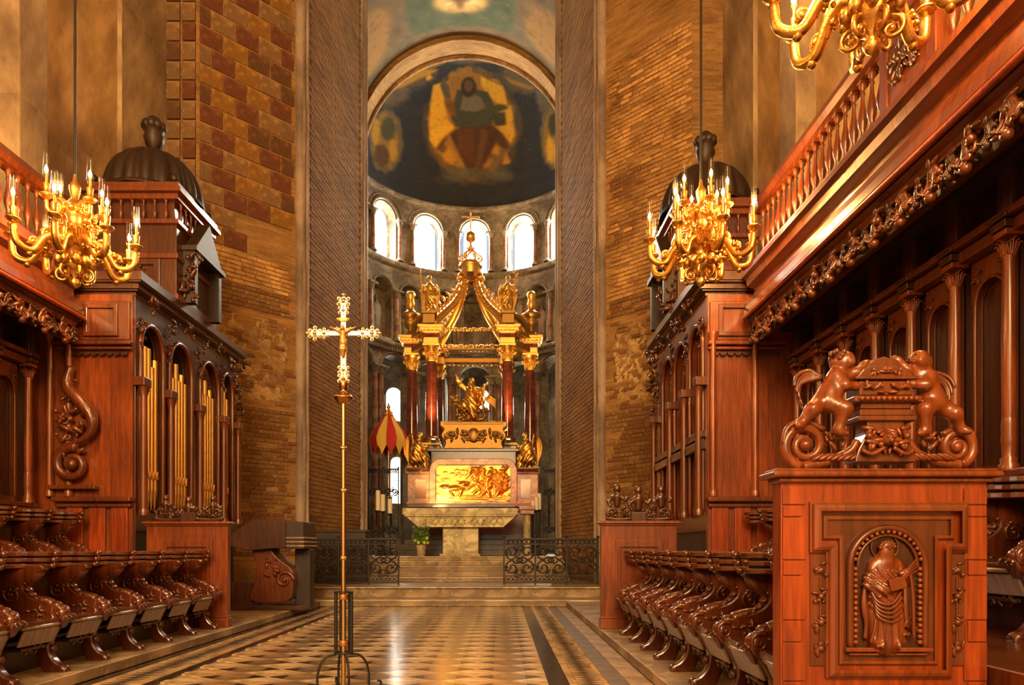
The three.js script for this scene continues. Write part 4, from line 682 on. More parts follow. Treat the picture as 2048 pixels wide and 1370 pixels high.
// ---------------------------------------------------------------- carved end panels of the stall rows
function puttoG(sd) {                                              // winged child leaning against the pedestal; faces +z, reaches to +x
  return figure([
    cap(0.055, 0.250, 0.02, 0.040, 0.062, 0.262, 0.024, 0.038), cap(0.05, 0.205, 0.015, 0.018, 0.052, 0.23, 0.018, 0.02),       // head, neck
    cap(0.072, 0.245, 0.055, 0.010, 0.074, 0.248, 0.060, 0.008), cap(0.045, 0.262, -0.005, 0.036, 0.04, 0.27, -0.01, 0.03),      // nose, hair
    cap(0.04, 0.185, 0.01, 0.042, 0.015, 0.110, 0.015, 0.046), cap(0.015, 0.110, 0.015, 0.046, 0.0, 0.075, 0.015, 0.044),        // trunk
    cap(0.075, 0.195, 0.02, 0.022, 0.115, 0.215, 0.035, 0.018), cap(0.115, 0.215, 0.035, 0.018, 0.15, 0.255, 0.03, 0.014), cap(0.15, 0.255, 0.03, 0.016, 0.165, 0.268, 0.028, 0.012), // arm up
    cap(0.02, 0.19, 0.03, 0.022, 0.05, 0.145, 0.062, 0.019), cap(0.05, 0.145, 0.062, 0.019, 0.10, 0.150, 0.06, 0.014), cap(0.10, 0.15, 0.06, 0.015, 0.118, 0.156, 0.058, 0.011),        // other arm
    cap(-0.005, 0.075, 0.03, 0.036, 0.055, 0.045, 0.07, 0.030), cap(0.055, 0.045, 0.07, 0.028, 0.045, -0.04, 0.055, 0.018), cap(0.045, -0.045, 0.055, 0.018, 0.075, -0.055, 0.07, 0.012),
    cap(-0.015, 0.075, 0.0, 0.036, -0.07, 0.03, 0.04, 0.030), cap(-0.07, 0.03, 0.04, 0.027, -0.105, -0.035, 0.02, 0.018), cap(-0.105, -0.035, 0.02, 0.017, -0.125, -0.045, 0.045, 0.012),
  ], 58, 0.012);
}
const putto = puttoG();
const wingCarve = () => [0, 1, 2, 3, 4].map(i => tube([[0.0, 0.175, -0.02], [-0.05 - i * 0.008, 0.20 - i * 0.014, -0.035], [-0.10 + i * 0.004, 0.175 - i * 0.026, -0.03], [-0.115 + i * 0.014, 0.13 - i * 0.026, -0.02]], t => 0.013 * (1 - 0.5 * t), 12, 6));
const saintRelief = figure([
  cap(0, 0.415, 0.03, 0.030, 0, 0.432, 0.03, 0.028), cap(0, 0.385, 0.03, 0.024, 0.003, 0.365, 0.04, 0.018), cap(0, 0.36, 0.0, 0.02, 0, 0.39, 0.02, 0.02),
  cap(-0.01, 0.345, 0, 0.052, -0.02, 0.27, 0.0, 0.058), cap(0.02, 0.34, 0, 0.045, 0.0, 0.26, 0.0, 0.055), cap(-0.02, 0.27, 0, 0.058, -0.01, 0.15, 0.0, 0.062), cap(-0.01, 0.15, 0, 0.062, 0.0, 0.02, 0.0, 0.072),
  cap(-0.045, 0.345, 0.01, 0.028, -0.075, 0.265, 0.03, 0.024), cap(-0.075, 0.265, 0.03, 0.022, -0.02, 0.245, 0.07, 0.016), cap(-0.02, 0.245, 0.07, 0.016, 0.005, 0.25, 0.075, 0.012),
  cap(0.05, 0.345, 0.01, 0.028, 0.085, 0.28, 0.03, 0.022), cap(0.085, 0.28, 0.03, 0.02, 0.06, 0.315, 0.075, 0.014), cap(0.06, 0.315, 0.075, 0.014, 0.075, 0.33, 0.08, 0.010),
  cap(0.03, 0.20, 0.03, 0.035, 0.045, 0.04, 0.03, 0.03), cap(-0.04, 0.01, 0.05, 0.016, -0.045, 0.0, 0.075, 0.012), cap(0.03, 0.01, 0.05, 0.016, 0.035, 0.0, 0.075, 0.012),
], 72, 0.014, (x, y, z) => y < 0.33 && z > 0.0 ? 0.0055 * Math.sin((x + (y - 0.15) * (y > 0.15 ? 1.1 : 0.08)) * 190) : 0);
const foldsG = [...[-3, -2, -1, 0, 1, 2, 3].map(i => tube([[i * 0.014 - 0.005, 0.16 - Math.abs(i) * 0.008, 0.055 - Math.abs(i) * 0.006], [i * 0.019, 0.08, 0.066 - Math.abs(i) * 0.007], [i * 0.023 + (i % 2) * 0.004, 0.012, 0.066 - Math.abs(i) * 0.008]], t => 0.005 + 0.004 * t, 12, 5)), ...[0, 1, 2].map(i => tube([[-0.05 + i * 0.02, 0.35, 0.045], [-0.03 + i * 0.016, 0.31, 0.056], [0.01 + i * 0.014, 0.275, 0.058]], 0.006, 10, 5)), tube([[-0.085, 0.30, 0.02], [-0.095, 0.2, 0.02], [-0.085, 0.1, 0.02], [-0.09, 0.03, 0.02]], t => 0.013 - 0.004 * Math.sin(t * 9), 16, 6), tube([[0.085, 0.27, 0.02], [0.08, 0.17, 0.035], [0.088, 0.08, 0.03]], 0.012, 12, 6), ...[0, 1, 2, 3, 4].map(i => tube([[-0.075 + i * 0.004, 0.245 - i * 0.016, 0.035], [-0.05, 0.19 - i * 0.016, 0.072], [0.0, 0.185 - i * 0.02, 0.085], [0.05, 0.235 - i * 0.028, 0.065]], 0.006, 16, 5))];
function endPanel(label, x0, x1, d, detail, near) {
  const w = x1 - x0, o = thing('stall_end_panel', label, 'panel', (x0 + x1) / 2, PL, -d), hw = w / 2, Hp = 1.365, T0 = 0.10, sx = w / 0.963;
  const mBody = near ? mt.woodRed : mt.wood, mM = mt.wood;
  part(o, 'body', [box(w, Hp, T0, 0, Hp / 2, -T0 / 2, 0.008)], mBody);
  part(o, 'plinth', [box(w + 0.03, 0.13, T0 + 0.04, 0, 0.065, -T0 / 2, 0.012), box(w + 0.015, 0.03, T0 + 0.02, 0, 0.145, -T0 / 2, 0.01)], mM);
  part(o, 'cap_moulding', [box(w + 0.03, 0.022, T0 + 0.05, 0, Hp + 0.004, -T0 / 2, 0.008), box(w + 0.10, 0.03, T0 + 0.10, 0, Hp + 0.03, -T0 / 2, 0.012), box(w + 0.06, 0.014, T0 + 0.06, 0, Hp + 0.05, -T0 / 2, 0.006)], mM);
  const u = (px) => (px - 1767.5) / F * 3.25, v = (py) => Y(py, 3.25) - PL;
  if (detail) {
    // quoin blocks on both edges
    const lines = [975, 1010, 1034, 1120, 1151, 1240, 1284, 1362, 1405];
    for (const s of [-1, 1]) for (let i = 0; i + 1 < lines.length; i++) { const y0 = v(lines[i + 1]), y1 = v(lines[i]); part(o, 'edge_block', [box(i % 2 ? 0.085 : 0.105, y1 - y0 - 0.005, 0.012, s * (hw - (i % 2 ? 0.052 : 0.060)), (y0 + y1) / 2, 0.004, 0.003)], mBody); }
    // shouldered frame
    const fr = (e) => { const A = u(1640) - e, B = u(1908) + e, a = u(1672) - e, b = u(1876) + e, t = v(1028) + e, m = v(1082) - e, q = v(1332) - e; return [[A, t], [B, t], [B, m], [b, m], [b, q], [a, q], [a, m], [A, m]]; };
    part(o, 'frame', [ext(poly(fr(0.050)), 0.014, 0.005, fr(0.040)), ext(poly(fr(0.026)), 0.018, 0.022, fr(0.012)), ext(poly(fr(-0.014)), 0.010, 0.006, fr(-0.026))], mt.wood);
    part(o, 'field', [T(ext(poly(fr(-0.004)), 0.004), 0, 0, 0.001)], mt.woodMid);
    // round-headed niche with beaded edge
    const nc = u(1770), nw = 0.172, nb = v(1292), ns = v(1130);
    part(o, 'niche_back', [T(ext(poly(archPts(nw - 0.01, nb, ns, 16, nc)), 0.003), 0, 0, 0.005)], mt.woodDark);
    part(o, 'niche_moulding', [tube(archPts(nw, nb, ns, 16, nc).map(p => [p[0], p[1], 0.02]), 0.016, 60, 7), tube(archPts(nw - 0.035, ns - 0.01, ns, 16, nc).map(p => [p[0], p[1], 0.02]), 0.008, 40, 6)], mt.woodMid);
    const bd = []; for (const s of [-1, 1]) for (let y = nb + 0.02; y < ns; y += 0.026) bd.push(ball(0.0125, nc + s * (nw - 0.024), y, 0.02, 8)); for (let i = 1; i < 18; i++) { const t = PI * i / 18; bd.push(ball(0.011, nc + Math.cos(t) * (nw - 0.019), ns + Math.sin(t) * (nw - 0.019), 0.026, 7)); }
    part(o, 'niche_beading', bd, mt.wood);
    part(o, 'niche_ledge', [box(0.40, 0.022, 0.05, nc, nb - 0.012, 0.02, 0.006), box(0.36, 0.012, 0.03, nc, nb - 0.034, 0.015, 0.004)], mt.wood);
    const r = part(o, 'saint_relief', [T(saintRelief.clone(), 0, 0, 0, 0, 0, 0, 1.05, 1.05, 0.75), ...foldsG.map(g => T(g.clone(), 0, 0, 0, 0, 0, 0, 1.05, 1.05, 0.75)), tube([[0.085, 0.33, 0.06], [0.10, 0.25, 0.055], [0.108, 0.04, 0.05]], 0.008, 14, 6), T(box(0.075, 0.055, 0.02, 0, 0, 0, 0.004), 0.02, 0.285, 0.072, 0, 0, 0.25), ...foliage(150, 8, 0.07, 0.12, 0.02, 0.022).map(g => T(g, 0.10, 0.09, 0.03)), ...[0, 1, 2, 3].map(i => tube([[0.03, 0.30, 0.075], [0.09, 0.33 + i * 0.012, 0.06], [0.135, 0.345 + i * 0.018, 0.03]], 0.005, 8, 5))], mt.wood); r.position.set(nc - 0.012, nb + 0.008, 0.012);
    part(r, 'face_detail', [ball(0.005, -0.012, 0.452, 0.046, 6), ball(0.005, 0.012, 0.452, 0.046, 6), tube([[0, 0.455, 0.043], [0, 0.44, 0.052]], 0.004, 5, 5), ...foliage(151, 18, 0.035, 0.035, 0.008, 0.009).map(g => T(g, 0, 0.418, 0.036)), ...[...Array(16)].map((_, i) => ball(0.010, Math.cos(i / 15 * PI) * 0.033, 0.448 + Math.sin(i / 15 * PI) * 0.026, 0.022 + 0.008 * (i % 2), 6)), T(new THREE.TorusGeometry(0.062, 0.004, 5, 30), 0, 0.452, 0.004)], mt.woodMid);
    for (const s of [-1, 1]) { const cx = s < 0 ? u(1638) : u(1910); part(o, 'carved_drop', [ext(poly([[cx - 0.042, v(1330)], [cx + 0.042, v(1330)], [cx + 0.042, v(1110)], [cx - 0.042, v(1110)]]), 0.006, 0.003), ...[0, 1, 2, 3].flatMap(k => [...foliage(160 + k, 7, 0.055, 0.07, 0.01, 0.022).map(g => T(g, cx, v(1140 + k * 52), 0.014)), ball(0.017, cx, v(1140 + k * 52), 0.016, 8)]), ...[0, 1, 2].map(k => T(cyl(0.006, 0.006, 0.06, 0, 0, 0, 6), cx, v(1180 + k * 52), 0.012))], mt.woodMid); }
  } else {
    part(o, 'frame', [ext(poly([[-hw * 0.62, 0.28], [hw * 0.62, 0.28], [hw * 0.62, 1.16], [-hw * 0.62, 1.16]]), 0.02, 0.008, [[-hw * 0.5, 0.36], [hw * 0.5, 0.36], [hw * 0.5, 1.08], [-hw * 0.5, 1.08]])], mM);
  }
  // crest
  const c = Hp + 0.055;
  if (near) {
    const y = py => v(py), cx = u(1770);
    const sideCurve = [[u(1712) - cx, y(922)], [u(1718) - cx, y(900)], [u(1734) - cx, y(868)], [u(1735) - cx, y(842)]];
    const sp = spline(sideCurve, 14), ped = part(o, 'crest_pedestal', [T(ext([...sp, ...sp.slice().reverse().map(p => [-p[0], p[1]])], 0.10, 0.006), cx, 0, -0.10), box(0.27, 0.024, 0.15, cx, y(838), -0.05, 0.006), box(0.25, 0.034, 0.13, cx, y(826), -0.05, 0.008), box(0.235, 0.03, 0.12, cx, y(812), -0.05, 0.006), box(0.315, 0.034, 0.16, cx, y(800), -0.05, 0.01), box(0.25, 0.07, 0.12, cx, y(777), -0.05, 0.008), box(0.29, 0.016, 0.14, cx, y(757), -0.05, 0.006), T(ext([[-0.13, 0], [-0.10, 0.035], [-0.05, 0.055], [0.05, 0.055], [0.10, 0.035], [0.13, 0]], 0.10, 0.008), cx, y(756), -0.10), T(ext([[-0.08, 0], [-0.05, 0.03], [0, 0.045], [0.05, 0.03], [0.08, 0]], 0.08, 0.006), cx, y(734), -0.09)], mt.woodMid);
    part(ped, 'carved_mask', [...sym(foliage(171, 22, 0.09, 0.13, 0.02, 0.03).map(g => T(g, 0.05, 0, 0))), ball(0.032, 0, 0.01, 0.012, 10), ball(0.012, 0, 0, 0.042, 7), ...sym([ball(0.008, 0.014, 0.018, 0.04, 6), tube([[0.02, -0.03, 0.02], [0.08, -0.06, 0.02], [0.12, -0.04, 0.01]], 0.010, 10, 6)])].map(g => T(g, cx, y(884), 0.012)), mt.wood);
    part(ped, 'egg_moulding', [...Array(11)].map((_, i) => ball(0.013, cx - 0.125 + i * 0.025, y(800), 0.034, 7)).concat(sym(foliage(172, 10, 0.08, 0.04, 0.01, 0.022).map(g => T(g, 0.06, 0, 0))).map(g => T(g, cx, y(777), 0.016)), sym(foliage(173, 8, 0.08, 0.03, 0.01, 0.02).map(g => T(g, 0.04, 0, 0))).map(g => T(g, cx, y(744), 0.012))), mt.wood);
    for (const s of [-1, 1]) {
      const m = gs => s > 0 ? gs.flat(3).map(mirrorX) : gs.flat(3), q = s < 0 ? 1 : 1;
      const vx = s < 0 ? u(1616) : -u(1922) + 0, vy = y(s < 0 ? 888 : 892), r = s < 0 ? 0.105 : 0.085;
      const k = cx * (s < 0 ? 1 : -1);
      const gs = [...scroll(vx, vy, r, 1.9, -PI * 0.55, -1, 0.026, -0.035), tube([[vx - r * 0.15, vy - r, -0.03], [vx + 0.10, y(922), -0.03], [k - 0.22, y(916), -0.03], [k - 0.15, y(900), -0.02], [k - 0.12, y(880), -0.02]], t => 0.028 - 0.012 * t, 26, 8), tube([[vx - r, vy, -0.03], [vx - r * 0.8, vy + r * 0.75, -0.03], [vx - 0.01, vy + r * 1.08, -0.03], [vx + r * 0.8, vy + r * 0.7, -0.03]], 0.014, 16, 6)];
      for (let i = 0; i < 7; i++) gs.push(T(new THREE.SphereGeometry(1, 8, 6), vx + 0.05 + i * 0.028, y(914), -0.01 + 0.005 * (i % 2), 0, 0, 0.5, 0.036, 0.012, 0.014));
      gs.push(...foliage(175, 12, 0.12, 0.06, 0.03, 0.026).map(g => T(g, vx + r + 0.05, y(878), -0.05)));
      part(o, 'crest_volute', m(gs), mt.wood);
      const pc = 1.12, bx = s < 0 ? u(1652) : -(u(1876)), by = y(s < 0 ? 838 : 842);
      const body = [T(putto.clone(), bx, by, -0.05, 0, 0.15, s < 0 ? -0.12 : 0.02, pc)];
      const pt = part(o, 'carved_cherub', m(body), mt.wood);
      part(pt, 'wing', m(wingCarve().map(g => T(g, bx, by + 0.01, -0.055, 0, 0.1, -0.08, 1.15))), mt.woodMid);
      part(pt, 'curls', m([...Array(14)].map((_, i) => ball(0.013, bx + 0.075 + Math.cos(i * 1.1) * 0.032, by + 0.300 + Math.sin(i * 0.9) * 0.018, -0.04 + Math.sin(i * 1.1) * 0.03, 6))), mt.woodMid);
    }
  } else {
    const cw = w * 0.94, g = [];
    g.push(...sym([...scroll(cw * 0.36, 0.10, 0.085, 1.5, -PI * 0.5, 1, 0.026, -0.05), ...scroll(cw * 0.16, 0.12, 0.07, 1.4, PI * 0.4, -1, 0.024, -0.05), tube([[0.02, 0.05, -0.05], [cw * 0.14, 0.03, -0.05], [cw * 0.3, 0.02, -0.05], [cw * 0.46, 0.04, -0.05]], 0.03, 20, 7), ...foliage(180 + (x0 < 0 ? 1 : 0), 12, cw * 0.4, 0.16, 0.05, 0.04).map(k => T(k, cw * 0.24, 0.10, -0.05))]), box(0.2, 0.12, 0.09, 0, 0.06, -0.05, 0.01));
    part(o, 'crest_scrolls', g.map(k => T(k, 0, c, 0)), mt.woodDark);
    const bust = () => figure([cap(0, 0.30, 0, 0.055, 0, 0.32, 0, 0.05), cap(0, 0.2, 0, 0.03, 0, 0.26, 0, 0.03), cap(-0.06, 0.17, 0, 0.035, 0.06, 0.17, 0, 0.035), cap(0, 0.18, 0, 0.06, 0, 0.05, 0, 0.05), cap(-0.08, 0.16, 0, 0.028, -0.13, 0.10, 0.02, 0.022), cap(-0.13, 0.1, 0.02, 0.022, -0.10, 0.03, 0.03, 0.02), cap(0.08, 0.16, 0, 0.028, 0.13, 0.12, 0.02, 0.022), cap(0.13, 0.12, 0.02, 0.022, 0.17, 0.17, 0.03, 0.018)], 36, 0.016);
    const bg = bust();
    for (const [bx, by, k] of [[-cw * 0.30, 0.17, 0.85], [0, 0.12, 0.95], [cw * 0.32, 0.16, 0.85]]) part(o, 'carved_bust', [T(bg.clone(), bx, c + by - (x0 < 0 ? 0.06 : 0), -0.05, 0, bx, 0, k * (x0 < 0 ? 0.8 : 1.0))], mt.woodDark);
  }
  return o;
}
endPanel('tall carved stall end panel with robed saint relief and two cherubs on its crest', X(1561, 3.25), X(1975, 3.25), 3.25, true, true);
endPanel('plain framed stall end panel with three dark busts on its crest', X(1204, 9.12), X(1357, 9.12), 9.20, false, false);
endPanel('stall end panel with low carved foliage crest before the golden organ pipes', X(288, 9.3), X(452, 9.3), 9.36, false, false);
// ---------------------------------------------------------------- chandeliers with candle lamps
const chimneyG = ready([new THREE.CylinderGeometry(0.022, 0.030, 0.20, 12, 1, true), T(new THREE.CylinderGeometry(0.030, 0.022, 0.05, 12, 1, true), 0, -0.125, 0)]);
const flameG = ready([lathe([[0.0, -0.02], [0.012, -0.012], [0.017, 0.004], [0.011, 0.028], [0.0, 0.05]], 10)]);
const cupG = ready([lathe([[0.0, -0.05], [0.02, -0.045], [0.045, -0.03], [0.055, -0.012], [0.05, -0.005], [0.022, 0.0], [0.026, 0.05], [0.030, 0.09], [0.02, 0.095]], 14), T(new THREE.TorusGeometry(0.052, 0.008, 6, 16), 0, -0.012, 0, PI / 2), cyl(0.012, 0.012, 0.07, 0, 0.09, 0, 8)]);
const armG = (r, drop, rise, th) => ready([tube([[0.10, 0.02, 0], [0.16, 0.07, 0], [r * 0.5, 0.02, 0], [r * 0.72, -drop, 0], [r * 0.94, -drop * 0.75, 0], [r, rise - 0.06, 0]], t => th * (1.15 - 0.35 * t), 30, 8), ...scroll(r * 0.42, 0.06, 0.075, 1.3, -PI / 2, 1, th * 0.7), ...scroll(r * 0.70, -drop + 0.085, 0.055, 1.2, -PI / 2, -1, th * 0.6), ...foliage(200, 9, r * 0.4, 0.08, 0.04, 0.04).map(g => T(g, r * 0.55, -drop * 0.3, 0)), ball(0.03, r * 0.75, -drop - 0.03, 0, 8), ball(0.022, r, rise - 0.07, 0, 8)]);
function chandelier(label, x, d, yb, rot, scale, nUp, nLow, top) {
  const o = thing('chandelier', label, 'chandelier', x, yb, -d, rot, 'gilt chandeliers'); o.scale.setScalar(scale);
  part(o, 'stem', [lathe([[0, 0], [0.03, 0.02], [0.05, 0.06], [0.03, 0.10], [0.09, 0.16], [0.13, 0.22], [0.10, 0.27], [0.06, 0.30], [0.08, 0.36], [0.14, 0.42], [0.15, 0.50], [0.09, 0.56], [0.05, 0.60], [0.07, 0.66], [0.11, 0.72], [0.08, 0.78], [0.03, 0.84], [0.045, 0.90], [0.05, 0.95], [0.02, 1.0], [0.012, 1.06]], 22), ...[...Array(8)].flatMap((_, i) => acanthus(0.18, 0.11, 0.5).map(g => T(g, Math.sin(i * PI / 4) * 0.11, 0.40, Math.cos(i * PI / 4) * 0.11, 0.35, i * PI / 4))), ...[...Array(8)].map((_, i) => ball(0.035, Math.cos(i * PI / 4) * 0.10, 0.72, Math.sin(i * PI / 4) * 0.10, 8)), ...[...Array(10)].map((_, i) => ball(0.04, Math.cos(i * PI / 5) * 0.14, 0.24, Math.sin(i * PI / 5) * 0.14, 8, 1.3)), ...[...Array(6)].map((_, i) => T(merge(scroll(0.10, 0, 0.07, 1.2, PI / 2, -1, 0.018)), 0, 0.12, 0, 0, i * PI / 3))], mt.brass);
  part(o, 'suspension_rod', [cyl(0.012, 0.012, top - yb - 1.0, 0, 1.05, 0, 6)], mt.iron);
  const low = chandelier.low ??= armG(0.52, 0.14, 0.10, 0.036), up = chandelier.up ??= armG(0.25, 0.06, 0.10, 0.024);
  const lamps = [];
  for (const [n, g, r, y, cy] of [[nLow, low, 0.52, 0.36, 0.10], [nUp, up, 0.25, 0.68, 0.10]]) for (let i = 0; i < n; i++) {
    const a = (i + (n === nUp ? 0.5 : 0)) / n * 2 * PI, arm = part(o, 'arm', g, mt.brass); arm.position.y = y; arm.rotation.y = a;
    const c = part(arm, 'candle_cup', cupG, mt.brass); c.position.set(r, cy, 0);
    const ch = part(arm, 'glass_chimney', chimneyG, mt.glass); ch.position.set(r, cy + 0.27, 0); ch.castShadow = false;
    const f = part(arm, 'lamp_flame', flameG, mt.flame); f.position.set(r, cy + 0.21, 0);
    lamps.push([Math.cos(a) * r, y + cy + 0.24, -Math.sin(a) * r]);
  }
  const step = lamps.length / 4;
  for (let i = 0; i < 4; i++) { const [lx, ly, lz] = lamps[Math.floor(i * step)]; const l = new THREE.PointLight(LAMP.color, LAMP.power * lamps.length / 14, 0, 2); const c = Math.cos(rot), s = Math.sin(rot); l.position.set(x + scale * (lx * c + lz * s), yb + scale * (ly + 0.02), -d + scale * (-lx * s + lz * c)); l.castShadow = true; l.shadow.radius = 1; scene.add(l); }
  return o;
}
chandelier('gilt chandelier with lit candle lamps before the left gallery and organ dome', -3.45, 7.55, Y(578, 7.55), 0.25, 1.16, 4, 8, 18);
chandelier('gilt chandelier with lit candle lamps before the right domed case', 3.45, 8.07, Y(575, 8.07), 0.1, 1.17, 6, 8, 18);
chandelier('gilt chandelier above the right balustrade, only its lower scrolls in view', 3.45, 4.35, Y(112, 4.35), 0.5, 1.1, 6, 8, 18);
chandelier('gilt chandelier over the near left stalls', -3.45, 3.6, 4.2, 0.2, 1.1, 6, 8, 18);
chandelier('gilt chandelier over the nave behind the left stalls', -3.0, -2.0, 4.2, 0.2, 1.1, 6, 8, 18);
chandelier('gilt chandelier over the nave behind the right stalls', 2.9, -2.0, 4.2, 0.2, 1.1, 6, 8, 18);

// ---------------------------------------------------------------- processional cross on its iron stand
{
  const d = 1.15 * F / (1384 - VY), xx = X(687, d), yy = py => Y(py, d), u = px => (px - 687) / F * d;
  const o = thing('processional_cross', 'ornate silver processional cross with corpus on a tall gilt staff', 'cross', xx, 0, -d);
  part(o, 'staff', [cyl(0.021, 0.020, yy(805) - 0.05, 0, 0.05, 0, 12), ...[1380, 1290, 1120, 985, 900].map(p => lathe([[0.021, 0], [0.030, 0.01], [0.030, 0.02], [0.021, 0.03]], 12, 0, yy(p), 0))], mt.staff);
  part(o, 'knop', [lathe([[0.02, 0], [0.05, 0.015], [0.075, 0.04], [0.078, 0.055], [0.06, 0.075], [0.03, 0.085], [0.024, 0.11], [0.035, 0.13]], 20, 0, yy(808), 0), lathe([[0.02, 0], [0.035, 0.03], [0.03, 0.07], [0.02, 0.09]], 14, 0, yy(786) + 0.02, 0)], M(0.45, 0.24, 0.09, 0.25, { metalness: 1 }));
  // openwork silver arms: a flat core with pierced lobes built of small rings and beads
  const cy = yy(667), core = [box(0.045, yy(600) - yy(770), 0.018, 0, (yy(600) + yy(770)) / 2, 0, 0.005), box(u(752) - u(622), 0.042, 0.018, 0, cy, 0, 0.005)];
  const lob = [], lobe = (x, y, r) => { lob.push(T(new THREE.TorusGeometry(r * 0.55, r * 0.16, 6, 16), x, y, 0), ball(r * 0.3, x, y, 0.012, 8)); for (let i = 0; i < 6; i++) { const a = i * PI / 3 + 0.5; lob.push(T(new THREE.TorusGeometry(r * 0.22, r * 0.10, 5, 10), x + Math.cos(a) * r * 0.8, y + Math.sin(a) * r * 0.8, 0), ball(r * 0.13, x + Math.cos(a) * r * 0.8, y + Math.sin(a) * r * 0.8, 0.01, 6)); } };
  for (const s of [-1, 1]) { lobe(s * 0.23, cy, 0.058); lobe(s * 0.155, cy, 0.045); lobe(s * 0.055, cy + 0.02, 0.030); lob.push(ball(0.02, s * 0.29, cy, 0, 7)); }
  lobe(0, yy(603), 0.056); lobe(0, yy(621), 0.046); lobe(0, cy + 0.01, 0.05); lobe(0, yy(740), 0.050); lobe(0, yy(757), 0.052); lob.push(ball(0.02, 0, yy(590), 0, 7), ball(0.03, 0, yy(772), 0, 8));
  for (let y = yy(730); y < yy(680); y += 0.018) lob.push(ball(0.008, -0.024, y, 0.008, 6), ball(0.008, 0.024, y, 0.008, 6));
  part(o, 'silver_cross', core, mt.silver); part(o, 'openwork', lob, mt.silver);
  part(o, 'title_scroll', [box(0.085, 0.03, 0.012, 0, yy(640), 0.014, 0.004), ball(0.016, -0.042, yy(640), 0.014, 7), ball(0.016, 0.042, yy(640), 0.014, 7)], mt.gilt);
  part(o, 'corpus', [T(figure([cap(0, 0.245, 0.02, 0.020, 0, 0.255, 0.02, 0.018), cap(0, 0.21, 0, 0.026, 0.0, 0.15, 0, 0.022), cap(0, 0.15, 0, 0.024, 0.004, 0.12, 0.004, 0.026), cap(-0.025, 0.215, 0, 0.011, -0.075, 0.245, 0, 0.008), cap(-0.075, 0.245, 0, 0.008, -0.115, 0.262, 0, 0.006), cap(0.025, 0.215, 0, 0.011, 0.075, 0.245, 0, 0.008), cap(0.075, 0.245, 0, 0.008, 0.115, 0.262, 0, 0.006), cap(-0.01, 0.12, 0.004, 0.017, -0.012, 0.06, 0.016, 0.013), cap(-0.012, 0.06, 0.016, 0.012, -0.004, 0, 0.004, 0.008), cap(0.012, 0.12, 0.004, 0.017, 0.012, 0.06, 0.016, 0.013), cap(0.012, 0.06, 0.016, 0.012, 0.004, 0, 0.004, 0.008)], 56, 0.008), 0, yy(714), 0.022, 0, 0, 0, 0.9)], M(0.52, 0.26, 0.09, 0.35, { metalness: 0.6 }));
  const s = thing('cross_stand', 'black wrought iron stand with curled feet holding the processional cross', 'stand', xx, 0, -d);
  const bars = [-0.062, 0.062].map(x => cyl(0.014, 0.014, yy(1182) - yy(1308), x, yy(1308), -0.005, 8));
  for (const x of [-0.035, 0.035]) bars.push(cyl(0.010, 0.010, yy(1182) - yy(1308), x, yy(1308), -0.05, 6));
  for (const b of bars) part(s, 'upright', [b], mt.iron);
  for (const p of [1194, 1286]) part(s, 'collar', [T(lathe([[0.026, -0.022], [0.036, -0.018], [0.036, 0.018], [0.026, 0.022]], 14), 0, yy(p), 0)], M(0.50, 0.20, 0.05, 0.4, { metalness: 0.7 }));
  for (const p of [1306, 1184]) part(s, 'ring', [T(new THREE.TorusGeometry(0.07, 0.008, 6, 20), 0, yy(p), -0.01, PI / 2)], mt.iron);
  for (let i = 0; i < 4; i++) { const a = i * PI / 2 + 0.42; part(s, 'leg', [T(tube([[0.06, yy(1308), 0], [0.13, yy(1312), 0], [0.18, yy(1326), 0], [0.205, yy(1350), 0], [0.212, 0.03, 0], [0.25, 0.015, 0], [0.30, 0.03, 0], [0.305, 0.065, 0], [0.275, 0.07, 0]], 0.010, 40, 7), 0, 0, 0, 0, a)], mt.iron); }
}
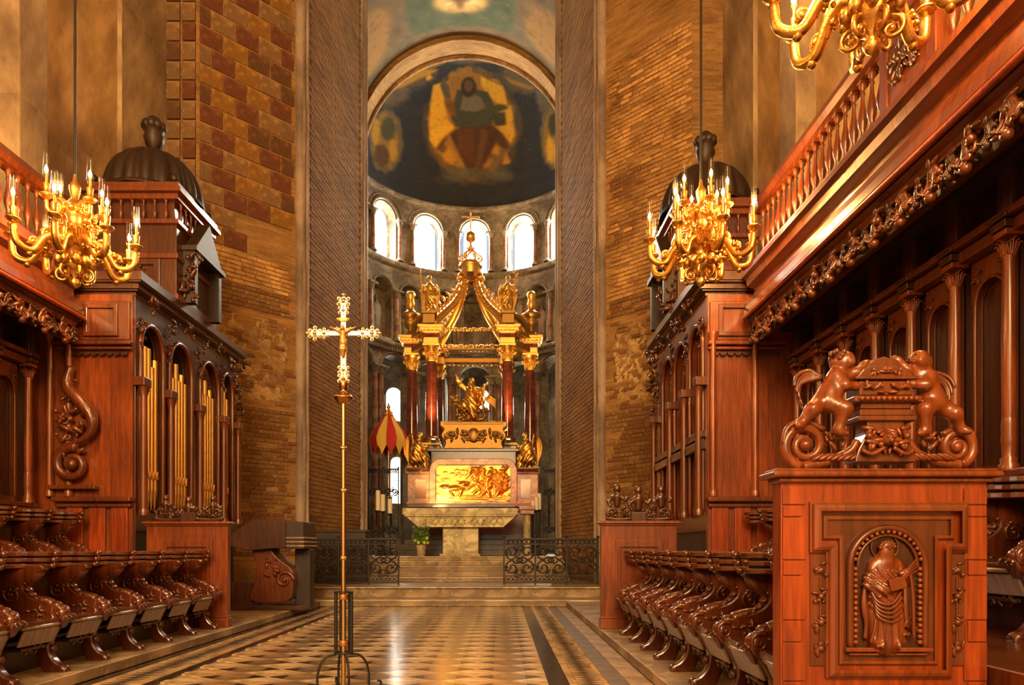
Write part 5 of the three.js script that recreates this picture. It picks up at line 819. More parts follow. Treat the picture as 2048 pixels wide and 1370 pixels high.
// ---------------------------------------------------------------- reading desk, chest, rails before the sanctuary
{
  const d = 12.2, u = px => X(px, d), v = py => Y(py, d), xc = u(540);
  const o = thing('reading_desk', 'dark wooden reading desk with sloping top beside the left pier', 'desk', xc, PL, -d), w = px => u(px) - xc, h = py => v(py) - PL;
  const slab = [[w(455), h(1078)], [w(512), h(1041)], [w(575), h(1041)], [w(575), h(1052)], [w(575), h(1094)], [w(500), h(1100)], [w(455), h(1088)]];
  part(o, 'desk_box', [T(ext(slab, 0.75, 0.01), 0, 0, -0.6)], mt.woodDark);
  part(o, 'side_face', [T(box(0.32, h(1044) - h(1098), 0.8, 0, 0, 0, 0.01), w(592), (h(1044) + h(1098)) / 2, -0.3)], mt.woodBlack);
  part(o, 'moulding', [1076, 1084, 1092].map(p => box(0.36, 0.03, 0.84, w(592), h(p), -0.3, 0.01)), mt.woodPale);
  const br = spline([[w(506), h(1100)], [w(515), h(1130)], [w(512), h(1165)], [w(505), h(1200)], [w(575), h(1200)], [w(585), h(1165)], [w(582), h(1140)], [w(555), h(1118)], [w(540), h(1100)]], 40);
  part(o, 'carved_support', [T(ext(br, 0.5, 0.015), 0, 0, -0.5), T(merge(scroll(w(570), h(1160), 0.16, 1.4, 0, 1, 0.035)), 0, 0, 0.03), ...foliage(210, 20, 0.25, 0.4, 0.06, 0.07).map(g => T(g, w(545), h(1135), 0.03))], mt.woodMid);
  part(o, 'rear_post', [box(0.28, h(1098) - 0.0, 0.3, w(597), h(1098) / 2, -0.4, 0.02)], mt.woodBlack);
  part(o, 'foot', [box(1.35, 0.08, 1.0, w(535), 0.04, -0.25, 0.015), box(0.42, 0.40, 0.4, w(482), 0.26, -0.3, 0.01)], mt.woodDark);
  const b = thing('dark_chest', 'low black chest standing behind the left iron rail', 'chest', X(682, 16.4), SL, -16.5);
  const cw = X(735, 16.4) - X(632, 16.4), chh = Y(1060, 16.4) - SL;
  part(b, 'body', [box(cw, chh - 0.06, 0.5, 0, (chh - 0.06) / 2, 0, 0.01)], mt.woodBlack); part(b, 'lid', [box(cw + 0.06, 0.06, 0.56, 0, chh - 0.03, 0, 0.012)], mt.woodBlack); part(b, 'front_panel', [box(cw * 0.4, chh * 0.6, 0.03, -cw * 0.24, chh * 0.45, 0.25, 0.01), box(cw * 0.4, chh * 0.6, 0.03, cw * 0.24, chh * 0.45, 0.25, 0.01)], mt.woodDark);
}
function ironRail(label, x0, x1, d, y0, h, cells, name = 'iron_rail') {
  const o = thing(name, label, 'railing', (x0 + x1) / 2, y0, -d), w = x1 - x0, hw = w / 2;
  part(o, 'top_bar', [box(w, 0.045, 0.05, 0, h - 0.022, 0, 0.008), box(w, 0.02, 0.03, 0, h - 0.14, 0)], mt.iron); part(o, 'bottom_bar', [box(w, 0.03, 0.04, 0, 0.05, 0, 0.006), box(w, 0.02, 0.03, 0, 0.2, 0)], mt.iron);
  const cw = w / cells;
  for (let i = 0; i <= cells; i++) part(o, 'post', [box(0.035, h, 0.035, -hw + i * cw, h / 2, 0, 0.005), ball(0.035, -hw + i * cw, h + 0.02, 0, 8)], mt.iron);
  const big = h - 0.36, R = Math.min(cw * 0.24, big * 0.24);
  const g = []; for (const sy of [-1, 1]) for (const sx of [-1, 1]) { const cx = sx * cw * 0.24, cy = 0.21 + big / 2 + sy * big * 0.25; g.push(T(tube(spiral(cx, cy, R, 1.4, sy > 0 ? -PI / 2 : PI / 2, sx * sy, 22), 0.019, 26, 5), 0, 0, 0), T(tube([[0, 0.21 + big / 2 + sy * big * 0.02, 0], [sx * cw * 0.1, cy - sy * R * 0.6, 0], [cx, cy - sy * R, 0]], 0.019, 10, 5)), T(new THREE.SphereGeometry(1, 6, 5), cx * 0.4, cy + sy * R * 0.5, 0, 0, 0, sx * sy * 0.8, 0.07, 0.026, 0.018), T(tube(spiral(cx * 1.75, cy, R * 0.5, 1.2, 0, -sx * sy, 14), 0.014, 16, 5), 0, 0, 0), T(tube(spiral(cx * 0.45, cy + sy * R * 0.9, R * 0.42, 1.2, 0, sx, 14), 0.014, 16, 5), 0, 0, 0)); }
  g.push(T(new THREE.TorusGeometry(R * 0.35, 0.02, 5, 14), 0, 0.21 + big / 2, 0)); for (let k = 0; k < 7; k++) g.push(T(new THREE.TorusGeometry(cw / 16, 0.013, 4, 10), -cw / 2 + (k + 0.5) * cw / 7, h - 0.085, 0), T(new THREE.TorusGeometry(cw / 16, 0.008, 4, 10), -cw / 2 + (k + 0.5) * cw / 7, 0.125, 0));
  const sg = ready(g); for (let i = 0; i < cells; i++) { const s = part(o, 'scrollwork', sg, mt.iron); s.position.x = -hw + (i + 0.5) * cw; }
  return o;
}
{ const d = 15.6, h = Y(1076, d) - SL; ironRail('black wrought iron altar rail with scrolls left of the steps', X(617, d), X(797, d), d, SL, h, 3); ironRail('black wrought iron altar rail with scrolls right of the steps', X(1008, d), X(1196, d), d, SL, h, 3); }
{ const d = 22.6; ironRail('dark iron screen beside the altar, under the red and yellow parasol', X(738, d), X(797, d), d, DL, Y(937, d) - DL, 2, 'iron_screen'); ironRail('dark iron screen right of the altar, below the kneeling angel', X(1086, d), X(1134, d), d, DL, Y(937, d) - DL, 2, 'iron_screen'); }
// ---------------------------------------------------------------- marble altar table
{
  const d = 20.12, xc = X(922, d), w = px => X(px, d) - xc, h = py => Y(py, d) - DL;
  const o = thing('marble_altar_table', 'pale carved marble altar table on a square block', 'altar', xc, DL, -d);
  const m = M(0.80, 0.76, 0.44, 0.45, { map: marbleTex, bump: wallBump, bumpScale: 0.006 }), y0 = h(1055), y1 = h(1032), y2 = h(1019);  // brightened stone colour stands in for a light from above the front
  part(o, 'table_slab', [box(w(1035) - w(812), y2 - y1, 1.5, w(923), (y1 + y2) / 2, 0, 0.02), box(w(1031) - w(816), 0.05, 1.46, w(923), y1 - 0.02, 0, 0.012)], m);
  part(o, 'carved_edge', [ext([[w(818), y1 - 0.04], [w(842), y0], [w(1006), y0], [w(1030), y1 - 0.04]], 1.3, 0.01).translate(0, 0, -0.65)], m);
  const cv = []; for (let i = 0; i < 13; i++) cv.push(...foliage(220 + i % 3, 6, 0.18, 0.2, 0.03, 0.06).map(g => T(g, w(850) + i * (w(1000) - w(850)) / 12, (y0 + y1) / 2, 0.67, -0.1)), T(new THREE.TorusGeometry(0.09, 0.02, 6, 14), w(850) + i * (w(1000) - w(850)) / 12, (y0 + y1) / 2, 0.665)); part(o, 'leaf_carving', cv, m);
  part(o, 'block', [box(w(958) - w(888), y0, 0.9, w(923), y0 / 2, 0, 0.02), box(w(962) - w(882), 0.06, 0.98, w(922), 0.03, 0, 0.015)], m);
}
// ---------------------------------------------------------------- high altar with gilded front
const HA = 21.9;
{
  const d = HA, xc = X(945, d), w = px => X(px, d) - xc, h = py => Y(py, d) - DL;
  const o = thing('high_altar', 'high altar of pink and dark marble with a gilded relief front', 'altar', xc, DL, -d);
  const arch = (e) => { const a = w(862) - e, b = w(1031) + e, t = h(921) + e, s = h(945); const p = [[a, h(1010)], [a, s]]; for (let i = 0; i <= 8; i++) { const q = PI - i / 8 * PI / 2; p.push([a + 0.28 + e + Math.cos(q) * (0.28 + e), s - 0.0 + Math.sin(q) * (t - s)]); } for (let i = 0; i <= 8; i++) { const q = PI / 2 - i / 8 * PI / 2; p.push([b - 0.28 - e + Math.cos(q) * (0.28 + e), s + Math.sin(q) * (t - s)]); } p.push([b, s], [b, h(1010)]); return p; };
  part(o, 'tomb_block', [T(ext(arch(0), 0.9, 0.01), 0, 0, -0.9)], mt.darkMarble);
  part(o, 'pink_frame', [ext(poly(arch(0.03)), 0.07, 0.02, arch(-0.14).map(p => [p[0], Math.max(p[1], h(1004))]))], mt.pink);
  // gilded relief: beast and driver on the left, a crowd on the right
  const R = rng(31), bumps = []; const add = (x, y, sx, sy, a, rot = 0) => bumps.push([x, y, sx, sy, a, Math.cos(rot), Math.sin(rot)]);
  add(0.27, 0.36, 0.10, 0.055, 0.09, 0.1); add(0.37, 0.48, 0.05, 0.05, 0.09, 0.9); add(0.41, 0.52, 0.03, 0.02, 0.07); add(0.2, 0.24, 0.014, 0.09, 0.06, 0.3); add(0.33, 0.24, 0.014, 0.09, 0.06, -0.2); add(0.12, 0.4, 0.05, 0.04, 0.06);
  for (let i = 0; i < 44; i++) { const x = 0.45 + R() * 0.5, y = 0.18 + R() * 0.66; add(x, y, 0.012 + R() * 0.012, 0.07 + R() * 0.08, 0.05 + R() * 0.05, (R() - 0.5) * 0.9 - 0.3); add(x + 0.01, y + 0.12, 0.014, 0.025, 0.07); }
  for (let i = 0; i < 60; i++) add(R(), R(), 0.02 + R() * 0.03, 0.015 + R() * 0.03, 0.018, R() * 3); for (let i = 0; i < 3; i++) add(0.6, 0.06 + i * 0.05, 0.3, 0.008, 0.03);
  const nx = 200, ny = 90, P = [], I = [], x0 = w(873), x1 = w(1021), yb = h(1003), yt = h(931);
  for (let j = 0; j <= ny; j++) for (let i = 0; i <= nx; i++) { const u = i / nx, v = j / ny; let z = 0; for (const [bx, by, sx, sy, a, c, s] of bumps) { const dx = u - bx, dy = (v - by), ex = (dx * c + dy * s) / sx, ey = (-dx * s + dy * c) / sy, q = ex * ex + ey * ey; if (q < 9) z = Math.max(z, a * Math.exp(-q * 0.8)) + 0.12 * a * Math.exp(-q); } P.push(x0 + (x1 - x0) * u, yb + (yt - yb) * v, 0.015 + z); }
  for (let j = 0; j < ny; j++) for (let i = 0; i < nx; i++) { const a = j * (nx + 1) + i, b = a + nx + 1; I.push(a, a + 1, b, a + 1, b + 1, b); }
  const g = new THREE.BufferGeometry(); g.setAttribute('position', new THREE.Float32BufferAttribute(P, 3)); g.setIndex(I); g.computeVertexNormals();
  part(o, 'gilded_relief', [g], mt.gilt);
  part(o, 'base_moulding', [box(w(1075) - w(815), 0.12, 1.3, 0, h(1012), -0.45, 0.02), box(w(1060) - w(830), 0.12, 1.1, 0, h(1020), -0.45, 0.02)], mt.darkMarble);
  part(o, 'altar_body', [box(w(1062) - w(828), h(1024), 1.0, 0, h(1024) / 2, -0.5, 0.01)], M(0.17, 0.06, 0.04, 0.3, { map: marbleTex }));
  for (let k = 0; k < 4; k++) part(o, 'altar_step', [box(4.6 - k * 0.35, 0.16, 2.2 - k * 0.3, -0.1, 0.08 + k * 0.16, -0.15, 0.012)], mt.darkMarble);
  for (const s of [-1, 1]) { const a = s < 0 ? 815 : 1034, b = s < 0 ? 860 : 1076, cx = (w(a) + w(b)) / 2, ww = w(b) - w(a); part(o, 'pedestal', [box(ww, h(948) - h(1010), 0.7, cx, (h(948) + h(1010)) / 2, -0.35, 0.015), box(ww + 0.12, 0.09, 0.8, cx, h(945), -0.35, 0.02), box(ww + 0.08, 0.07, 0.78, cx, h(1006), -0.35, 0.02)], mt.pink); part(o, 'pedestal_inlay', [box(ww * 0.5, (h(948) - h(1010)) * 0.62, 0.02, cx - s * 0.06, (h(952) + h(1003)) / 2, 0.005, 0.006)], mt.red); }
  // dark plinth and gilded shrine above
  part(o, 'shrine_plinth', [box(w(1035) - w(858), h(890) - h(922), 1.0, 0, (h(890) + h(922)) / 2, -1.3, 0.02), box(w(1045) - w(850), 0.1, 1.1, 0, h(893), -1.3, 0.02)], mt.darkMarble);
  const bomb = spline([[w(884), h(888)], [w(888), h(876)], [w(879), h(862)], [w(885), h(848)], [w(877), h(841)], [w(877), h(834)]], 24), mir = bomb.slice().reverse().map(p => [-p[0], p[1]]);
  part(o, 'gilded_shrine', [T(ext([...bomb, ...mir], 0.8, 0.03), 0, 0, -1.7), ...sym([...scroll(0.25, h(862), 0.16, 1.5, 0, 1, 0.04, -0.82), ...scroll(0.75, h(862), 0.14, 1.4, PI, -1, 0.035, -0.82), ...foliage(230, 26, 0.9, 0.4, 0.06, 0.09).map(k => T(k, 0.5, h(862), -0.82))]), ball(0.2, 0, h(862), -0.85, 14, 1.2, 0.4), box(w(1006) - w(884), 0.06, 0.9, 0, h(837), -1.3, 0.015)], mt.giltDark);
}
// gilded statue group over the shrine
const robe = (x, y, z) => 0.02 * Math.sin(x * 34 + y * 22) * Math.sin(y * 13 + x * 5);
{
  const d = 23.2, o = thing('gilded_saint_statue', 'gilded saint with raised arms borne up by angels above the shrine', 'statue', X(942, d), Y(836, d) - 0.075, -d);
  part(o, 'figure', [figure([
    cap(0.02, 1.20, 0.05, 0.105, 0.03, 1.28, 0.07, 0.10), cap(0.0, 1.02, 0, 0.07, 0.02, 1.15, 0.04, 0.07), cap(0.03, 1.12, 0.15, 0.05, 0.03, 1.06, 0.15, 0.04),
    cap(0, 0.98, 0, 0.17, -0.02, 0.70, 0.02, 0.19), cap(-0.02, 0.70, 0.02, 0.20, 0.03, 0.42, 0.05, 0.24), cap(0.03, 0.42, 0.05, 0.22, 0.10, 0.12, 0.05, 0.16),
    cap(-0.16, 1.02, 0, 0.085, -0.34, 1.14, 0.06, 0.07), cap(-0.34, 1.14, 0.06, 0.065, -0.46, 1.38, 0.08, 0.045), cap(-0.46, 1.38, 0.08, 0.045, -0.49, 1.47, 0.09, 0.025),
    cap(0.16, 1.02, 0, 0.085, 0.36, 0.98, 0.08, 0.07), cap(0.36, 0.98, 0.08, 0.06, 0.50, 1.14, 0.12, 0.045), cap(0.50, 1.14, 0.12, 0.045, 0.56, 1.2, 0.13, 0.025),
    cap(-0.12, 0.62, 0.12, 0.14, -0.26, 0.46, 0.1, 0.09), cap(0.15, 0.80, -0.05, 0.1, 0.42, 0.62, -0.05, 0.06)], 60, 0.05, robe)], mt.gilt);
  const cherub = T(puttoG(), 0, 0, 0, 0, 0, 0, 1.9); const c1 = part(o, 'angel', [T(cherub.clone(), 0.36, 0.42, 0.1, 0, -0.4, 0.3), ...[0, 1, 2, 3, 4].map(i => tube([[0.45, 0.72, 0.0], [0.62, 0.78 - i * 0.05, -0.02], [0.82, 0.66 - i * 0.06, 0]], t => 0.045 * (1 - 0.6 * t), 10, 6)), tube([[0.3, 0.5, 0.12], [0.55, 0.75, 0.12], [0.66, 0.92, 0.1]], 0.025, 10, 6)], mt.gilt);
  part(o, 'angel', [T(mirrorX(cherub), -0.34, 0.22, 0.12), ...[0, 1, 2, 3].map(i => tube([[-0.42, 0.5, 0], [-0.55, 0.72 - i * 0.06, 0], [-0.62, 0.78 - i * 0.1, 0]], t => 0.04 * (1 - 0.6 * t), 8, 6))], mt.giltDark);
  part(o, 'clouds', foliage(240, 34, 1.0, 0.42, 0.2, 0.17).map(g => T(g, 0, 0.18, 0)), mt.giltDark);
}
// ---------------------------------------------------------------- gilded baldachin
const BX = X(941, 24.9), BZ = 25.0;
{
  const o = thing('altar_baldachin', 'gilded baldachin on red marble columns with scrolled crown and orb', 'baldachin', BX, DL, -BZ);
  const h = (py, d) => Y(py, d) - DL, cols = [[-1.31, 0.85], [1.31, 0.85], [-2.14, -0.35], [2.14, -0.35], [-1.31, -1.6], [1.31, -1.6]];
  const yb = h(882, 24.2), yt = h(722, 24.2), yk = h(692, 24.2), ye = h(652, 24.2);
  const cg = ready([lathe([[0.20, 0], [0.215, 0.8], [0.20, 1.6], [0.165, yt - yb]], 22, 0, yb, 0)]);
  const bg = ready([lathe([[0.32, 0], [0.32, 0.09], [0.27, 0.12], [0.29, 0.18], [0.24, 0.22], [0.21, 0.26]], 20, 0, yb - 0.12, 0), box(0.66, 0.1, 0.66, 0, yb - 0.15, 0, 0.015)]);
  const kg = ready([lathe([[0.17, 0], [0.20, 0.03], [0.17, 0.06], [0.19, 0.35], [0.29, 0.50]], 16, 0, yt - 0.05, 0), ...[...Array(8)].map((_, i) => T(merge(acanthus(0.36, 0.22, 0.45)), Math.sin(i * PI / 4) * 0.16, yt - 0.03, Math.cos(i * PI / 4) * 0.16, 0.1, i * PI / 4)), ...[0, 1, 2, 3].map(i => T(merge(scroll(0.25, 0, 0.07, 1.3, PI / 2, -1, 0.025)), 0, yt + 0.36, 0, 0, i * PI / 2 + PI / 4)), box(0.58, 0.08, 0.58, 0, yk - 0.02, 0, 0.02)]);
  const eg = ready([box(0.52, 0.16, 0.52, 0, yk + 0.09, 0, 0.012), box(0.50, 0.22, 0.50, 0, yk + 0.27, 0, 0.012), box(0.62, 0.07, 0.62, 0, yk + 0.41, 0, 0.015), box(0.78, 0.08, 0.78, 0, yk + 0.49, 0, 0.02), box(0.90, 0.09, 0.90, 0, yk + 0.57, 0, 0.025), ...[...Array(20)].map((_, i) => { const k = i % 5, f = i / 5 | 0; return T(box(0.07, 0.06, 0.06, -0.28 + k * 0.14, yk + 0.44, 0.36), 0, 0, 0, 0, f * PI / 2); })]);
  for (const [x, z] of cols) { const c = part(o, 'column', cg, mt.red); c.position.set(x, 0, z); part(c, 'base', bg, mt.giltDark); part(c, 'capital', kg, mt.gilt); part(c, 'entablature_block', eg, mt.gilt); part(c, 'red_frieze', [box(0.53, 0.14, 0.53, 0, yk + 0.28, 0)], mt.red); part(c, 'pedestal', [box(0.62, yb - 0.2, 0.62, 0, (yb - 0.2) / 2, 0, 0.02), box(0.36, 0.8, 0.04, 0, yb - 0.8, 0.31, 0.01)], mt.darkMarble); }
  // beams between the columns, with hanging garlands
  const order = [0, 1, 3, 5, 4, 2], bm = [], gar = [];
  for (let i = 0; i < 6; i++) { const a = cols[order[i]], b = cols[order[(i + 1) % 6]], dx = b[0] - a[0], dz = b[1] - a[1], L = Math.hypot(dx, dz), an = Math.atan2(-dz, dx), mx = (a[0] + b[0]) / 2, mz = (a[1] + b[1]) / 2;
    if (i !== 0) { bm.push(T(box(L, 0.18, 0.28, 0, 0, 0, 0.02), mx, yk + 0.12, mz, 0, an), T(box(L, 0.12, 0.44, 0, 0, 0, 0.02), mx, yk + 0.55, mz, 0, an)); }
    const n = 26; for (let k = 0; k <= n; k++) { const t = k / n, y = yk + 0.60 - 0.06 * Math.sin(t * PI); gar.push(T(new THREE.SphereGeometry(1, 7, 5), a[0] + dx * t, y, a[1] + dz * t + 0.02, 0, an, (k % 3 - 1) * 0.8, 0.09, 0.06, 0.08)); }
    if (i === 0 || i === 3) for (let k = 0; k <= 22; k++) { const t = k / 22; gar.push(T(new THREE.SphereGeometry(1, 7, 5), a[0] + dx * t, yk + 0.02 - 0.05 * Math.sin(t * PI), a[1] + dz * t, 0, 0, (k % 3 - 1) * 0.8, 0.09, 0.045, 0.07)); } }
  part(o, 'beam', bm, mt.giltDark); part(o, 'garland', gar, mt.gilt);
  // six scrolled ribs rising to the crown
  const top = h(560, BZ), rr = yk + 0.62;
  for (const [x, z] of cols) {
    const r = Math.hypot(x, z), a = Math.atan2(-z, x), up = (t, q) => [q, rr + (top - rr) * t, 0];
    const pts = [up(0.06, r - 0.05), up(0.14, r * 0.88), up(0.30, r * 0.68), up(0.5, r * 0.44), up(0.72, r * 0.27), up(0.9, r * 0.19), up(1.0, 0.25)];
    const rib = [tube(pts, t => 0.21 - 0.10 * t, 34, 8, 0.8), ...scroll(r - 0.02, rr + 0.16, 0.16, 1.4, PI, 1, 0.055), ...scroll(0.36, top + 0.02, 0.17, 1.4, PI, -1, 0.055)];
    for (let k = 0; k < 9; k++) { const t = 0.1 + k * 0.06, c = pts[Math.min(5, 1 + k * 0.55 | 0)]; rib.push(T(merge(acanthus(0.22, 0.16, 0.5)), r * (0.90 - k * 0.078), rr + (top - rr) * (0.14 + k * 0.07) + 0.14, 0, 0, PI / 2, -0.6)); }
    for (let k = 0; k < 26; k++) { const t = k / 25, q = pts[Math.min(pts.length - 2, t * (pts.length - 1) | 0)], n = pts[Math.min(pts.length - 1, (t * (pts.length - 1) | 0) + 1)], f = t * (pts.length - 1) % 1, x = q[0] + (n[0] - q[0]) * f, y = q[1] + (n[1] - q[1]) * f; for (const e of [-1, 1]) rib.push(T(new THREE.SphereGeometry(1, 7, 5), x, y, e * (0.15 - 0.07 * t), 0, 0, k % 2 ? 0.5 : -0.9, 0.075, 0.04, 0.05)); }
    part(o, 'scrolled_rib', rib.map(g => T(g, 0, 0, 0, 0, a)), mt.gilt);
  }
  for (let i = 0; i < 2; i++) { const s = i ? 1 : -1; part(o, 'side_arch', [tube([[s * 1.35, rr + 0.45, 0.75], [s * 1.65, rr + 0.52, 0.35], [s * 1.95, rr + 0.3, -0.05], [s * 2.12, rr, -0.3]], 0.13, 20, 8)], mt.giltDark); }
  const cy = h(558, BZ);
  part(o, 'crown', [lathe([[0.3, 0], [0.32, 0.1], [0.38, 0.16], [0.36, 0.34], [0.42, 0.40], [0.44, 0.5], [0.36, 0.54], [0.3, 0.6], [0.1, 0.64]], 8, 0, cy, 0), ...[...Array(6)].map((_, i) => T(merge([...scroll(0.30, 0.14, 0.13, 1.3, -PI / 2, 1, 0.035), tube([[0.30, 0.27, 0], [0.16, 0.34, 0], [0.08, 0.46, 0], [0.14, 0.52, 0]], 0.03, 12, 6)]), 0, cy + 0.60, 0, 0, i * PI / 3))], mt.gilt);
  part(o, 'crown_panel', [...Array(4)].map((_, i) => T(box(0.24, 0.22, 0.05, 0, 0, 0.36, 0.01), 0, cy + 0.02, 0, 0, i * PI / 2)), mt.red);
  part(o, 'orb', [ball(0.19, 0, h(474, BZ), 0, 18), cyl(0.05, 0.05, 0.7, 0, h(500, BZ) - 0.1, 0, 8)], mt.gilt);
  part(o, 'crown_cross', [box(0.05, h(424, BZ) - h(468, BZ), 0.05, 0, (h(424, BZ) + h(468, BZ)) / 2, 0, 0.008), box(0.62, 0.055, 0.05, 0, h(434, BZ), 0, 0.008)], mt.gilt);
}
function angelG(kind) {
  return kind === 'stand' ? figure([
    cap(0, 1.10, 0.02, 0.085, 0.0, 1.16, 0.03, 0.08), cap(0, 0.92, 0, 0.055, 0, 1.04, 0.01, 0.05), cap(0, 0.88, 0, 0.13, 0, 0.62, 0, 0.13), cap(0, 0.62, 0, 0.14, 0.02, 0.40, 0.02, 0.15),
    cap(-0.06, 0.45, 0, 0.09, -0.08, 0.05, 0.0, 0.06), cap(0.08, 0.45, 0.03, 0.09, 0.10, 0.22, 0.08, 0.07), cap(0.10, 0.22, 0.08, 0.065, 0.07, 0.03, 0.02, 0.045), cap(-0.08, 0.04, 0, 0.05, -0.09, 0.02, 0.1, 0.035), cap(0.07, 0.04, 0.02, 0.05, 0.08, 0.02, 0.12, 0.035),
    cap(-0.14, 0.88, 0, 0.065, -0.25, 0.72, 0.05, 0.05), cap(-0.25, 0.72, 0.05, 0.05, -0.22, 0.88, 0.14, 0.035), cap(0.14, 0.88, 0, 0.065, 0.24, 0.70, 0.06, 0.05), cap(0.24, 0.70, 0.06, 0.05, 0.14, 0.62, 0.17, 0.035), cap(0.1, 0.55, 0.08, 0.08, 0.22, 0.35, 0.03, 0.05)], 52, 0.035, robe)
    : figure([
      cap(0.10, 0.98, 0.02, 0.085, 0.11, 1.04, 0.03, 0.08), cap(0.05, 0.82, 0, 0.055, 0.09, 0.94, 0.01, 0.05), cap(0.04, 0.78, 0, 0.14, -0.02, 0.50, 0, 0.15), cap(-0.02, 0.50, 0, 0.17, -0.05, 0.32, 0, 0.19),
      cap(-0.05, 0.32, 0, 0.18, 0.24, 0.34, 0.08, 0.12), cap(0.24, 0.34, 0.08, 0.11, 0.26, 0.06, 0.08, 0.09), cap(-0.05, 0.3, -0.05, 0.17, 0.08, 0.08, -0.08, 0.12), cap(0.08, 0.08, -0.08, 0.11, -0.28, 0.06, -0.06, 0.08),
      cap(0.10, 0.78, 0.08, 0.065, 0.24, 0.62, 0.14, 0.05), cap(0.24, 0.62, 0.14, 0.05, 0.36, 0.74, 0.06, 0.035), cap(0.06, 0.78, -0.1, 0.065, 0.22, 0.6, -0.1, 0.05), cap(0.22, 0.6, -0.1, 0.05, 0.36, 0.72, 0.0, 0.035)], 52, 0.035, robe);
}
const wingG = (w, h) => [...Array(7)].map((_, i) => tube([[0.05, h * 0.62, -0.1], [w * 0.55, h - i * h * 0.045, -0.16], [w * (1 - i * 0.06), h * 0.72 - i * h * 0.10, -0.18], [w * (0.95 - i * 0.09), h * 0.42 - i * h * 0.075, -0.16]], t => 0.05 * (1 - 0.6 * t), 14, 6, 0.5));
{
  const sg = angelG('stand'), kg = angelG('kneel');
  for (const s of [-1, 1]) {
    const o = thing('gilded_angel', s < 0 ? 'gilded standing angel with a staff on the left of the baldachin' : 'gilded standing angel with a palm on the right of the baldachin', 'statue', X(s < 0 ? 859 : 1016, 24.2), Y(626, 24.2), -24.15);
    const m = g => s < 0 ? g : g.map(mirrorX);
    part(o, 'figure', m([sg.clone(), ...foliage(250, 12, 0.15, 0.1, 0.05, 0.05).map(g => T(g, 0, 1.18, 0))]), mt.gilt);
    part(o, 'wing', m([...wingG(0.34, 1.05)]), mt.gilt); part(o, 'wing', m(wingG(0.30, 1.0).map(mirrorX)), mt.gilt);
    part(o, s < 0 ? 'staff' : 'palm', m(s < 0 ? [tube([[-0.21, -0.05, 0.12], [-0.24, 0.6, 0.14], [-0.30, 1.45, 0.15]], 0.022, 8, 6)] : [tube([[-0.22, 0.6, 0.14], [-0.25, 1.0, 0.14], [-0.28, 1.35, 0.14]], 0.03, 8, 6), ...foliage(251, 14, 0.14, 0.5, 0.04, 0.08).map(g => T(g, -0.26, 1.08, 0.14))]), mt.gilt);
    part(o, 'pedestal', [box(0.5, 0.1, 0.5, 0, -0.05, 0, 0.02), box(0.42, 0.32, 0.42, 0, -0.26, 0, 0.015)], mt.giltDark);
    const k = thing('kneeling_angel', s < 0 ? 'gilded kneeling angel on the left altar pedestal' : 'gilded kneeling angel on the right altar pedestal', 'statue', X(s < 0 ? 836 : 1056, HA), Y(942, HA) + 0.03, -HA + 0.25);
    part(k, 'figure', m([kg.clone(), ...foliage(252, 12, 0.15, 0.1, 0.05, 0.05).map(g => T(g, 0.10, 1.06, 0))]), mt.gilt);
    part(k, 'wing', m(wingG(0.42, 1.08).map(mirrorX)), mt.gilt); part(k, 'wing', m(wingG(0.30, 1.12).map(g => T(mirrorX(g), -0.05, 0.05, -0.12))), mt.giltDark);
    part(k, 'base', [box(0.7, 0.06, 0.6, 0, 0.0, 0, 0.02)], mt.darkMarble);
    const u = thing('gilded_urn', s < 0 ? 'gilded flaming urn above the outer left baldachin column' : 'gilded flaming urn above the outer right baldachin column', 'urn', BX + s * 2.18, 8.80, -25.3); u.scale.setScalar(1.28);
    part(u, 'vase', [lathe([[0.22, 0], [0.22, 0.06], [0.1, 0.12], [0.08, 0.2], [0.16, 0.3], [0.2, 0.42], [0.14, 0.5], [0.26, 0.56], [0.28, 0.64], [0.16, 0.7], [0.1, 0.78]], 16)], mt.giltDark);
    part(u, 'flame', [lathe([[0.06, 0], [0.11, 0.08], [0.13, 0.18], [0.1, 0.28], [0.12, 0.36], [0.15, 0.44], [0.1, 0.52], [0, 0.56]], 12, 0, 0.75, 0), ...foliage(253, 12, 0.2, 0.2, 0.1, 0.07).map(g => T(g, 0, 1.18, 0))], mt.gilt);
  }
}
